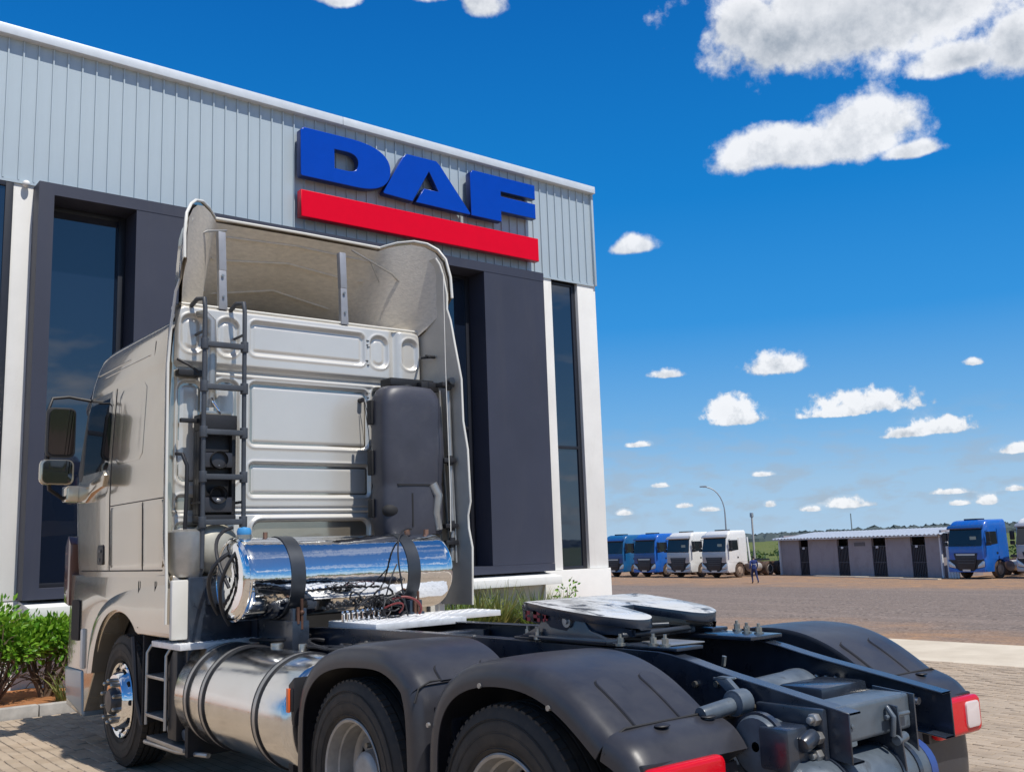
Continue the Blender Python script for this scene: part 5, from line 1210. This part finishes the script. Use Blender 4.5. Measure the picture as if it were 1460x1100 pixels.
# valve row, coiled hoses and cable bundle on the deck
b = MB()
for i in range(8): b.cyl((-.36+.05*i, 3.02+.012*i, 1.225), (-.36+.05*i, 3.02+.012*i, 1.275), .013, n=8); b.sphere((-.36+.05*i, 3.02+.012*i, 1.285), .016, 6); b.tube([(-.36+.05*i, 3.02+.012*i, 1.285), (-.36+.05*i, 2.96+.012*i, 1.30)], .008, 6)
b.build('valve_row', M_chrome, TR, kind='stuff')
rg = random.Random(4); b = MB()
for i in range(15):
    cx, cy, cz = -.12+rg.gauss(0, .10), 3.05+rg.gauss(0, .05), 1.27+abs(rg.gauss(0, .055)); r_ = rg.uniform(.05, .10); tlt = Vector((rg.gauss(0, 1), rg.gauss(0, 1), rg.gauss(0, .6))).normalized(); q = tlt.to_track_quat('Z', 'Y')
    b.tube([Vector((cx, cy, max(cz, 1.245)))+q @ Vector((r_*math.cos(a), r_*math.sin(a)*rg.uniform(.8, 1), .004*k)) for k, a in enumerate([2*PI*t/14*rg.uniform(.98, 1.02) for t in range(rg.randint(11, 18))])], rg.uniform(.005, .009), 6)
b.build('coiled_hoses', M_black, TR, kind='stuff')
b = MB()
for i in range(40):
    t = i/39; b.sphere((-.42+.62*t, 3.14, 1.33+.035*math.sin(t*PI*1.0)+.012*math.sin(t*60)), .017, 5)
b.build('coiled_cable', M_black, TR, kind='stuff')
b = MB(); b.tube(bez((.05, 3.0, 1.36), (.2, 2.95, 1.42), (.3, 2.9, 1.30), (.26, 2.95, 1.24), 12), .009, 6); b.tube(bez((-.02, 3.0, 1.3), (.05, 2.9, 1.36), (.14, 2.9, 1.34), (.10, 2.98, 1.26), 12), .007, 6); b.build('red_hose', mat('dull_red_hose', (.20, .03, .03), .5), TR)
# pipes over the side tank
rg = random.Random(9); b = MB()
for i in range(9):
    y0_ = rg.uniform(2.1, 3.6); x0_ = -.42; p = [(x0_, y0_, 1.06+rg.uniform(-.02, .06)), (x0_-.12-rg.random()*.12, y0_+rg.uniform(-.1, .1), 1.11+rg.uniform(-.01, .04)), (x0_-.2-rg.random()*.12, y0_+rg.uniform(.2, .5)*rg.choice((-1, 1)), 1.10), (x0_-.28, y0_+rg.uniform(.3, .7)*rg.choice((-1, 1)), 1.08)]
    b.tube(bez(*p, n=10), rg.uniform(.008, .014), 6)
b.build('brake_pipes', M_black, TR, kind='stuff')
# ---------- side fuel tank
ft = MB(); ax_, az_, ar_ = -.885, .705, .368
y0_, y1_ = 2.12, 4.06
ft.lathe([(y0_, .01), (y0_, .30), (y0_+.015, .338), (y0_+.04, .360), (y0_+.07, ar_), (y0_+.6, ar_), (y0_+1.2, ar_), (y1_-.07, ar_), (y1_-.04, .36), (y1_-.015, .338), (y1_, .30), (y1_, .01)], (ax_, 0, az_), 'y', 80)
fto = ft.build('fuel_tank', M_alu, TR, ang=50)
for y in (2.56, 3.46, 3.76):
    b = MB(); b.lathe([(y-.027, ar_+.001), (y-.027, ar_+.009), (y+.027, ar_+.009), (y+.027, ar_+.001)], (ax_, 0, az_), 'y', 64, closed=True); s_ = b.build('tank_band', M_duct, fto)
    b = MB()
    for e in (-.03, .03): b.lathe([(y+e-.006, ar_), (y+e-.006, ar_+.011), (y+e+.006, ar_+.011), (y+e+.006, ar_)], (ax_, 0, az_), 'y', 64, closed=True)
    b.build('band_rubber', M_black, s_)
b = MB(); b.cyl((-.80, 3.2, 1.06), (-.80, 3.2, 1.10), .045, n=16); b.cyl((-.72, 2.95, 1.05), (-.72, 2.95, 1.10), .03, n=12); b.each('tank_fitting', M_brass, fto, bevel=.004)
b = MB(); b.box((-1.16, 2.2, .28), (-.5, 2.26, .5)); b.box((-1.18, 3.9, .27), (-.5, 3.96, .5)); b.each('tank_bracket', M_dark, TR)
# ---------- access steps ahead of the tank
b = MB(); xo = -1.21
for yy in (4.30, 4.74): b.tube([(xo, yy, .42), (xo, yy, .98), (xo+.03, yy-.02, 1.04)], .014, 8)
sf = b.each('step_frame', M_duct, TR)[0]
for z in (.80, .50):
    b = MB(); b.box((-1.225, 4.31, z-.012), (-1.02, 4.73, z+.012)); b.build('step_tread', M_duct, sf, bevel=.004)
b = MB(); b.prism([(4.12, .36), (4.30, .36), (4.32, .9), (4.22, 1.02), (4.12, 1.03)], 0, -1.19, -1.0); b.build('step_side', M_black, TR, bevel=.01)
b = MB(); b.box((-1.0, 4.2, .3), (-.5, 4.85, 1.0)); b.build('battery_box', M_dark, TR, bevel=.02)
b = MB(); b.tube([(-1.2, 4.78, .28), (-1.15, 4.2, .27), (-1.1, 3.7, .30)], .02, 8); b.box((-1.2, 3.95, .30), (-1.0, 4.75, .33)); b.build('lower_guard_bar', M_duct, TR, bevel=.004)
b = MB()
for i in range(3): b.cyl((-1.14, 4.08+.16*i, .40), (-1.02, 4.10+.16*i, .42), .045, n=14)
b.build('air_dryer_cans', M_chassisl, TR, bevel=.01, kind='stuff')
# ================================================================== BACKGROUND: parked trucks, outbuilding, lamp, person, fields
M_bgtyre = mat('dusty_tyre', (0.05, 0.04, 0.035), 0.9, vscale=4, col2=(0.14, 0.085, 0.055))
M_bgrim = mat('dusty_rim', (0.32, 0.24, 0.18), 0.7, var=0.3)
M_bgrimw = mat('white_rim', (0.60, 0.55, 0.50), 0.6, var=0.2)
M_bgframe = mat('rusty_frame', (0.10, 0.055, 0.035), 0.7, var=0.4)
M_bgglass = mat('truck_glass', (0.020, 0.026, 0.030), 0.06, spec=0.6, ior=1.5)
M_bggrille = mat('grille_black', (0.022, 0.022, 0.026), 0.5, var=0.3)
M_bgbar = mat('grille_bar', (0.07, 0.072, 0.08), 0.4, .3)
M_bgchrome = mat('badge_silver', (0.52, 0.53, 0.55), 0.3, 0.8)
M_bglamp = mat('headlamp_glass', (0.55, 0.58, 0.60), 0.15, 0.3, coat=.6)
M_bgwhite = mat('truck_white', (0.78, 0.77, 0.74), 0.3, coat=.5, var=.03)
M_bgsilver = mat('truck_silver_grey', (0.40, 0.41, 0.43), 0.35, .3, coat=.4)
M_bgblue = mat('truck_blue', (0.012, 0.125, 0.50), 0.28, coat=.5, var=.05)
M_bgbluedk = mat('truck_blue_dark', (0.01, 0.06, 0.22), 0.35, coat=.3)
M_bgteal = mat('truck_teal_blue', (0.012, 0.12, 0.30), 0.28, coat=.5)
M_bgblack = mat('bg_black', (0.02, 0.02, 0.022), 0.5)
for m_ in (M_bgwhite, M_bgsilver, M_bgblue, M_bgteal): stain(m_, 1.2, .5, .85, (.30, .22, .16), .28, (1, 1, .6))
def parked_truck(label, loc, rz, paint, front, rimm, tank=False, full=True):
    """local frame: front faces +Y, x right"""
    t = thing('parked_truck', label, 'truck', loc, rz, 'trucks parked in a row across the lot')
    w, yf, yr, zt = 1.24, 2.25, 0.0, 3.62
    # cab
    tab = [(.42, 1.2, 2.16), (.9, 1.24, 2.25), (1.9, 1.24, 2.25), (3.0, 1.2, 2.02), (3.2, 1.18, 1.9), (3.35, 1.14, 1.72), (3.42, 1.05, 1.5)]
    rows = []
    for z in (1.12, 1.5, 1.9, 2.5, 3.0, 3.12, 3.2, 3.3, 3.36, 3.42):
        ww, ff = interp(tab, z); r_ = .22; pts = [(-ww, yr, z), (-ww, ff*.5, z)]
        for i in range(6): a = R(90*i/5); pts.append((-(ww-r_+r_*math.cos(a)), ff-r_+r_*math.sin(a), z))
        rows.append(pts+[(-p[0], p[1], p[2]) for p in reversed(pts)])
    b = MB(); b.grid(rows, close_u=True); n_ = len(rows[0]); b.f.append(tuple(range(n_*9, n_*10))); b.f.append(tuple(range(n_))[::-1]); b.build('cab', paint, t, ang=50)
    for s in (-1, 1):
        pol = [(0.0, 1.14), (0.0, .98), (.25, .95)]+[(.86+.60*math.cos(R(a)), .52+.60*math.sin(R(a))) for a in (140, 120, 100, 80, 60, 40, 20)]+[(1.46, .42), (2.1, .40), (2.22, .55), (2.24, 1.14)]
        b = MB(); b.prism(pol, 0, s*1.235, s*.9); b.build('wheel_arch_panel', paint, t, bevel=.01)
        b = MB(); b.prism([(yr+.95, 2.02), (2.02, 1.92), (1.86, 2.72), (1.0, 2.72)], 0, s*1.205, s*1.252); b.build('side_window', M_bgglass, t)
        b = MB(); b.prism([(.05, 1.16), (.05, 2.9), (.9, 2.9), (.9, 1.16)], 0, s*1.237, s*1.246); b.build('side_panel', paint, t)
        b = MB(); b.box((min(s*1.24, s*1.262), .98, 1.42), (max(s*1.24, s*1.262), 1.12, 1.52)); b.build('door_handle', M_bgblack, t)
        b = MB(); b.prism(rrect(min(s*1.32, s*1.56), max(s*1.32, s*1.56), 2.2, 2.72, .05), 1, 1.98, 2.10); b.prism(rrect(min(s*1.34, s*1.58), max(s*1.34, s*1.58), 1.92, 2.15, .05), 1, 1.98, 2.10); b.build('mirror', M_bgblack, t, bevel=.015)
        b = MB(); b.tube([(s*1.2, 1.95, 2.75), (s*1.42, 2.05, 2.78)], .02, 6); b.build('mirror_arm', M_bgblack, t)
        b = MB(); b.prism([(s*.72, .62), (s*1.16, .70), (s*1.20, 1.0), (s*1.10, 1.04), (s*.78, .80)], 1, 2.20, 2.285); b.build('headlight', M_bglamp, t, bevel=.015)
    # front face
    b = MB(); b.prism([(-1.10, 1.90), (1.10, 1.90), (1.12, 2.02), (1.06, 2.92), (-1.06, 2.92), (-1.12, 2.02)], 1, 2.235, 2.262)
    for i, v in enumerate(b.v):
        k = (v[2]-1.90)/1.1; b.v[i] = (v[0], v[1]-.22*max(0, k)+.008, v[2])
    ws = b.build('windscreen', M_bgglass, t)
    b = MB(); b.cbox((-.55, 2.19, 2.25), (.42, .01, .42)); b.build('screen_notice', mat('paper_notice', (.35, .40, .33), .6), ws) if front is not M_bgbluedk else None
    b = MB(); b.prism([(1.95, 2.93), (2.26, 2.90), (2.30, 2.97), (2.10, 3.12), (1.95, 3.14)], 0, -1.12, 1.12); b.build('sun_visor', M_bgsilver if paint is M_bgwhite else M_bgbluedk, t, bevel=.02)
    b = MB(); b.prism([(-1.12, 1.16), (1.12, 1.16), (1.14, 1.86), (-1.14, 1.86)], 1, 2.24, 2.265); b.build('front_panel', front, t, bevel=.01)
    b = MB(); b.prism([(-.80, 1.50), (.80, 1.50), (.66, .95), (.50, .52), (-.50, .52), (-.66, .95)], 1, 2.24, 2.285); gr = b.build('grille', M_bggrille, t, bevel=.012)
    b = MB(); b.prism([(-.62, 1.36), (.62, 1.36), (.64, 1.46), (-.64, 1.46)], 1, 2.28, 2.297); b.build('badge_strip', M_bgchrome if paint is not M_bgwhite else M_bgbar, gr)
    for k in range(3):
        b = MB(); z = 1.22-.16*k; x_ = .62-.05*k; b.prism([(-x_, z), (x_, z), (x_+.01, z+.05), (-x_-.01, z+.05)], 1, 2.28, 2.30); b.build('grille_bar', M_bgbar, gr)
    b = MB(); b.prism([(-1.20, .40), (1.20, .40), (1.22, .68), (.64, .58), (.46, .46), (-.46, .46), (-.64, .58), (-1.22, .68)], 1, 2.0, 2.30); b.build('bumper', front if paint is M_bgwhite else paint, t, bevel=.02)
    b = MB(); b.box((-.26, 2.30, .44), (.26, 2.312, .56)); b.build('number_plate', M_bgchrome, t)
    b = MB(); b.tube([(-.7, 2.29, 1.90), (-.1, 2.27, 2.02)], .012, 5); b.tube([(.1, 2.29, 1.90), (.7, 2.27, 2.02)], .012, 5); b.each('wiper', M_bgblack, t)
    b = MB(); b.box((-1.15, 1.2, .42), (1.15, 2.24, 1.15)); b.box((-.9, .0, .5), (.9, 1.2, 1.12)); b.build('underbody', M_bgblack, t)
    b = MB(); b.prism(rrect(-.45, .45, 3.42, 3.50, .03), 1, .8, 1.5); b.build('roof_hatch', M_bgblack, t, bevel=.02)
    # chassis
    for s in (-1, 1):
        b = MB(); b.box((min(s*.33, s*.41), -4.55, .78), (max(s*.33, s*.41), 0.1, 1.02)); b.build('frame_rail', M_bgframe, t)
    b = MB(); b.prism([(-2.5, 1.10), (-3.6, 1.10), (-3.5, 1.22), (-2.6, 1.26)], 0, -.45, .45); b.build('fifth_wheel_plate', M_bgblack, t, bevel=.02)
    for s in (-1, 1):
        b = MB(); b.cyl((s*.85, -.55, .68), (s*.85, -1.75, .68), .31, n=24); b.build('fuel_tank', mat('bg_tank', (.62, .56, .50), .4, .5), t, bevel=.03)
    def whl(s, y, rear):
        e = MB(); x0, x1 = (1.20, .92) if not rear else (1.20, .68); prof = [(x0-.02, .30), (x0, .34), (x0, .48), (x0-.04, .52), (x1+.04, .52), (x1, .48), (x1, .30)]
        e.lathe([(s*p[0], p[1]) for p in prof], (0, y, .52), 'x', 28, caps=True); o = e.build('wheel', M_bgtyre, t, ang=35)
        r_ = MB()
        if rear: r_.lathe([(s*1.205, .30), (s*1.19, .31), (s*1.19, .28), (s*1.10, .25)], (0, y, .52), 'x', 28)
        else: r_.lathe([(s*1.205, .31), (s*1.19, .25), (s*1.24, .22), (s*1.26, .10), (s*1.27, .001)], (0, y, .52), 'x', 28)
        r_.build('rim', M_bgrimw if rear else rimm, o, ang=35)
        if rear: r_ = MB(); r_.lathe([(s*1.204, .26), (s*1.204, .001)], (0, y, .52), 'x', 24); r_.build('wheel_disc', M_bgblack, o)
    for s in (-1, 1):
        whl(s, .86, False)
        for y in (-2.6, -3.95): whl(s, y, True)
    return t
GZ = -1.12
# the photograph's row: facing -x, driver's side towards the camera
RZW = R(90)
FX0 = 53.0
def put(label, px_left, rz, paint, front, rim, xf):
    """xf, y of the front right corner from a measured bearing"""
    pass
# (label, front centre x, front centre y, heading)
rowt = [
 ('teal blue parked truck half hidden at the corner of the showroom', 54.6, 57.3, 90, M_bgteal, M_bgbluedk, M_bgrim),
 ('bright blue parked truck between the teal blue one and the white ones', 54.3, 53.4, 90, M_bgblue, M_bgbluedk, M_bgrim),
 ('white parked truck with grey front beside the bright blue truck', 53.9, 49.4, 90, M_bgwhite, M_bgsilver, M_bgrim),
 ('white parked truck next to the walking person, its bare chassis showing', 53.5, 45.5, 89, M_bgwhite, M_bgsilver, M_bgrim),
 ('bright blue parked truck alone at the right of the outbuilding', 53.8, 26.6, 81, M_bgblue, M_bgblue, M_bgrim),
 ('white parked truck cut off by the right edge of the photo', 54.6, 22.9, 84, M_bgwhite, M_bgsilver, M_bgrim)]
for (lab, fx, fy, hd, p, f, rm) in rowt:
    a = R(hd); loc = (fx+2.28*math.sin(a), fy-2.28*math.cos(a), GZ)
    parked_truck(lab, loc, a, p, f, rm)
# ---- outbuilding
M_shed = mat('grey_render', (0.33, 0.30, 0.315), 0.85, var=0.06, vscale=1)
stain(M_shed, 1.5, .5, .8, (.17, .13, .12), .5, (1, 1, .5))
M_shedtrim = mat('shed_trim_white', (0.70, 0.72, 0.74), 0.6)
M_zinc = mat('zinc_roof', (0.62, 0.66, 0.70), 0.35, 0.5, var=.08)
M_doordk = mat('grated_door', (0.05, 0.05, 0.065), 0.5)
M_sedoor = mat('door_opening', (0.018, 0.018, 0.022), 0.8)  # near-black sheet stands in for the shade inside the doors
A = Vector((59.0, 43.6, GZ)); B = Vector((55.3, 28.9, GZ)); Ld = (B-A); LL = Ld.length; ang_ = math.atan2(Ld.y, Ld.x)
sh = thing('outbuilding', 'low grey outbuilding with four barred doors and a zinc roof', 'building', A, ang_)
# local: x along the front wall from left to right, y towards the back
def back(v): return v
H = 2.62; DP = 3.4
doors = [(2.05, 3.05), (6.05, 7.15), (9.35, 10.6), (12.75, 13.95)]
xw = [0]+[v for d in doors for v in d]+[LL]
for i in range(0, len(xw), 2):
    b = MB(); b.box((xw[i], 0, 0), (xw[i+1], .18, H)); b.build('wall', M_shed, sh)
b = MB(); b.box((0, .18, 0), (.18, DP, H+.28)); b.box((LL-.18, .18, 0), (LL, DP, H+.28)); b.box((.18, DP-.18, 0), (LL-.18, DP, H+.3)); b.box((.18, .185, 0), (LL-.18, DP-.2, .02)); b.build('wall', M_shed, sh)
for (xa, xb) in doors:
    b = MB(); b.box((xa, 1.2, 0), (xb, 1.25, H)); b.build('door_opening', M_sedoor, sh)
    e = MB(); e.box((xa, .06, 0), (xa+.05, .12, 2.02)); e.box((xb-.05, .06, 0), (xb, .12, 2.02)); e.box((xa+.05, .06, 1.97), (xb-.05, .12, 2.02)); e.box((xa+.05, .06, .9), (xb-.05, .12, .96)); dr = e.build('door', M_doordk, sh)
    n_ = int((xb-xa-.1)/.13)
    for k in range(n_):
        s = MB(); x0 = xa+.05+(xb-xa-.1)*(k+.5)/n_; s.box((x0-.03, .075, .02), (x0+.03, .10, 1.97)); s.build('slat', M_doordk, dr)
    b = MB(); b.box((xa+.35, .02, 1.86), (xa+.55, .06, 2.0)); b.build('door_plate', M_shedtrim, dr)
b = MB(); b.box((7.75, -.03, 2.02), (8.75, -.002, 2.26)); b.build('name_plate', mat('dark_plate', (.12, .11, .12), .6), sh)
b = MB(); rows = []
for i in range(0, int(LL/.09)+14):
    x_ = -.35+i*.09; zz_ = .035*math.sin(i*PI/2); rows.append([(x_, -.55, H+.02+zz_), (x_, DP+.3, H+.42+zz_)])
b.grid(rows); b.build('zinc_roof', M_zinc, sh, solid=.02, smooth=False)
b = MB(); b.box((-.3, -.50, H-.07), (LL+.3, -.44, H+.0)); b.build('fascia', M_shedtrim, sh)
for x_ in (-.05, LL+.06):
    b = MB(); b.box((x_-.06, -.12, 0), (x_+.06, 0.0, H)); b.build('corner_post', M_shedtrim, sh)
# pale boards leaning beside the right end
b = MB()
bl = thing('board_stack', 'pale boards leaning on the right end of the outbuilding', 'boards', B+Vector((-.05, -.35, 0)), ang_)
for k in range(4):
    s = MB(); s.box((.08+k*.22, -.1, 0), (.26+k*.22, -.04, 2.2-.1*k)); s.build('board', M_shedtrim, bl)
# kerb lines in front of the shed
for k in range(3):
    b = MB(); b.box((0, 0, 0), (5.0-k, .3, .10)); o = b.build('concrete_strip', M_apron, bevel=.01); o.location = (A+(B-A)*(.30+.28*k)+Vector((-1.6-.4*k, -.2, -.03))); o.rotation_euler = (0, 0, ang_)
    setp(o, kind='structure')
# ---- lamp and poles
M_pole = mat('galvanised_pole', (0.36, 0.38, 0.40), 0.5, .4)
M_conc = mat('pole_concrete', (0.42, 0.41, 0.39), 0.8)
lt = thing('street_lamp', 'curved grey street lamp rising behind the white parked trucks', 'street lamp', (64.0, 52.9, GZ))
dv = Vector((-.62, .78, 0)).normalized()
pp = [Vector((0, 0, 0)), Vector((0, 0, 3.5)), Vector((0, 0, 5.0))]+[Vector((0, 0, 5.0))+dv*(1.55*(1-math.cos(R(a))))+Vector((0, 0, 2.3*math.sin(R(a)))) for a in (12, 24, 36, 48, 60, 72, 84)]
b = MB(); b.tube(pp, [.08, .07, .06]+[.05]*7, 10); b.build('pole', M_pole, lt)
b = MB(); e = pp[-1]; b.prism([(0, -.02), (.62, .03), (.62, .12), (.1, .14), (0, .08)], 0, -.12, .12)
m_ = Matrix.Translation(e) @ dv.to_track_quat('Y', 'Z').to_matrix().to_4x4(); b.v = [tuple(m_ @ Vector(v)) for v in b.v]; b.build('lamp_head', M_pole, lt, bevel=.02)
def pole(label, loc, h, r_, m, lean=(0, 0), cap=False):
    t = thing('utility_pole', label, 'pole', loc); b = MB(); b.tube([(0, 0, 0), (lean[0]*h, lean[1]*h, h)], [r_, r_*.8], 10); b.build('pole', m, t)
    if cap: b = MB(); b.cbox((lean[0]*h, lean[1]*h, h), (.22, .22, .35)); b.build('transformer_box', M_pole, t, bevel=.04)
    return t
pole('thin pole with a box on top behind the white truck chassis', (59.8, 46.75, GZ), 4.6, .09, M_conc, cap=True)
pole('leaning white post beside the rear of the white truck', (57.0, 44.9, GZ), 2.9, .09, M_bgwhite, lean=(.02, .10))
pole('short white post at the left corner of the outbuilding', (59.6, 44.2, GZ), 2.3, .07, M_bgwhite)
pole('distant thin mast on the horizon above the outbuilding roof', (330.0, 214.0, GZ), 10.5, .25, M_pole)
# ---- walking person, blue work clothes
def person():
    t = thing('person', 'person in blue work clothes walking across the gravel near the white truck', 'person', (47.0, 36.75, -1.12), R(-35))
    J = {'pel': (0, 0, .95, .13, .11), 'bel': (0, 0, 1.08, .13, .10), 'che': (0, .01, 1.30, .165, .11), 'nek': (0, .0, 1.47, .055, .055), 'chin': (0, .02, 1.54, .06, .065), 'head': (0, .02, 1.64, .085, .10), 'top': (0, .01, 1.73, .055, .06),
         'hl': (-.09, 0, .88, .10, .10), 'kl': (-.11, .16, .50, .065, .065), 'al': (-.11, .06, .10, .045, .045), 'tl': (-.11, .24, .04, .04, .03),
         'hr': (.09, 0, .88, .10, .10), 'kr': (.11, -.10, .50, .065, .065), 'ar': (.11, -.36, .15, .045, .045), 'tr': (.11, -.25, .04, .04, .03),
         'sl': (-.19, 0, 1.40, .07, .07), 'el': (-.25, -.08, 1.13, .048, .048), 'wl': (-.25, .04, .90, .034, .034), 'fl': (-.25, .09, .82, .03, .035),
         'sr': (.19, 0, 1.40, .07, .07), 'er': (.25, .05, 1.13, .048, .048), 'wr': (.24, .20, .94, .034, .034), 'fr': (.24, .27, .88, .03, .035)}
    E = [('pel', 'bel'), ('bel', 'che'), ('che', 'nek'), ('nek', 'chin'), ('chin', 'head'), ('head', 'top'), ('pel', 'hl'), ('hl', 'kl'), ('kl', 'al'), ('al', 'tl'), ('pel', 'hr'), ('hr', 'kr'), ('kr', 'ar'), ('ar', 'tr'),
         ('che', 'sl'), ('sl', 'el'), ('el', 'wl'), ('wl', 'fl'), ('che', 'sr'), ('sr', 'er'), ('er', 'wr'), ('wr', 'fr')]
    ks = list(J); me = bpy.data.meshes.new('p'); me.from_pydata([J[k][:3] for k in ks], [(ks.index(a), ks.index(b_)) for a, b_ in E], [])
    o = bpy.data.objects.new('p', me); C.objects.link(o); md = o.modifiers.new('s', 'SKIN'); sd = me.skin_vertices[0].data
    for i, k in enumerate(ks): sd[i].radius = J[k][3:]; sd[i].use_root = (k == 'pel')
    o.modifiers.new('u', 'SUBSURF').levels = 2
    dg = bpy.context.evaluated_depsgraph_get(); m2 = bpy.data.meshes.new_from_object(o.evaluated_get(dg)); bpy.data.objects.remove(o); m2.name = 'body'
    mats = [mat('work_blue', (.018, .04, .17), .8), mat('dark_trousers', (.012, .022, .09), .8), mat('skin', (.30, .17, .11), .6), mat('dark_hair', (.02, .016, .014), .7), mat('black_boots', (.015, .015, .015), .6)]
    m2.materials.clear()
    for m in mats: m2.materials.append(m)
    for p in m2.polygons:
        z = p.center.z; ax = abs(p.center.x); k = 0
        if z < .13: k = 4
        elif z < .95 and ax < .22: k = 1
        if ax > .2 and z < .92: k = 2
        if z > 1.47: k = 2
        if z > 1.66 or (z > 1.56 and p.center.y < 0.0): k = 3
        p.material_index = k; p.use_smooth = True
    ob = bpy.data.objects.new('body', m2); C.objects.link(ob); ob.parent = t
    b = MB(); b.lathe([(1.19, .155), (1.19, .16), (1.215, .16), (1.215, .155)], (0, .0, 0), 'z', 20, closed=True); b.build('reflective_band', mat('band', (.5, .52, .5), .5), ob)
    return t
person()
# ---- distance: bushes at the field edge, far woodland
M_far = mat('far_trees_hazed', (0.060, 0.085, 0.085), 0.95, vscale=.02, col2=(0.085, 0.110, 0.115))  # blue-grey of distance haze put into the tree colour
rg = random.Random(12)
def blob(mb, c, r, h, n=7, m=5):
    k = len(mb.v); rows = []
    for j in range(m+1):
        a = PI/2*j/m
        rows.append([(c[0]+r*math.cos(a)*math.cos(2*PI*i/n)*rg.uniform(.8, 1.15), c[1]+r*math.cos(a)*math.sin(2*PI*i/n)*rg.uniform(.8, 1.15), c[2]+h*math.sin(a)*rg.uniform(.85, 1.1)) for i in range(n)])
    mb.grid(rows, close_u=True)
b = MB()
for i in range(2600):
    a = 2*PI*i/2600+rg.uniform(-.001, .001); D = rg.uniform(620, 900); x_, y_ = D*math.sin(a), D*math.cos(a); tall = 6.5+1.6*mnoise.noise(Vector((math.sin(a)*9, math.cos(a)*9, 1)))
    if 0.70 < a < 1.3: tall *= .8+.9*max(0, (a-.85))
    blob(b, (x_, y_, -2), rg.uniform(5, 10), max(2.5, tall*rg.uniform(.85, 1.12))+1, 6, 3)
setp(b.build('far_woodland', M_far, smooth=False, fixn=False), 'low dark line of distant woodland along the horizon', None, None, 'stuff')
b = MB()
def tuft(mb, c, r, h, n):
    for i in range(n):
        d = Vector((rg.gauss(0, 1), rg.gauss(0, 1), rg.gauss(.3, .7))).normalized(); q = Vector(c)+Vector((d.x*r, d.y*r, abs(d.z)*h))*(rg.random()**.4); s = rg.uniform(.10, .24)
        u = d.orthogonal().normalized()*s; v = d.cross(u).normalized()*s; mb.add([q-u, q-v*.5, q+u, q+v*.7], [(0, 1, 2, 3)])
for i in range(420):
    t_ = rg.random(); yy = -20+150*t_; xx = rg.uniform(66, 150); hgt = rg.uniform(.35, 1.1) if rg.random() < .85 else rg.uniform(1.4, 2.6)
    tuft(b, (xx, yy, GZ), hgt*1.3, hgt, 46)
setp(b.build('field_scrub', M_leafC, smooth=False, fixn=False), 'rough green scrub and tall grass covering the field beyond the trucks', None, None, 'stuff')
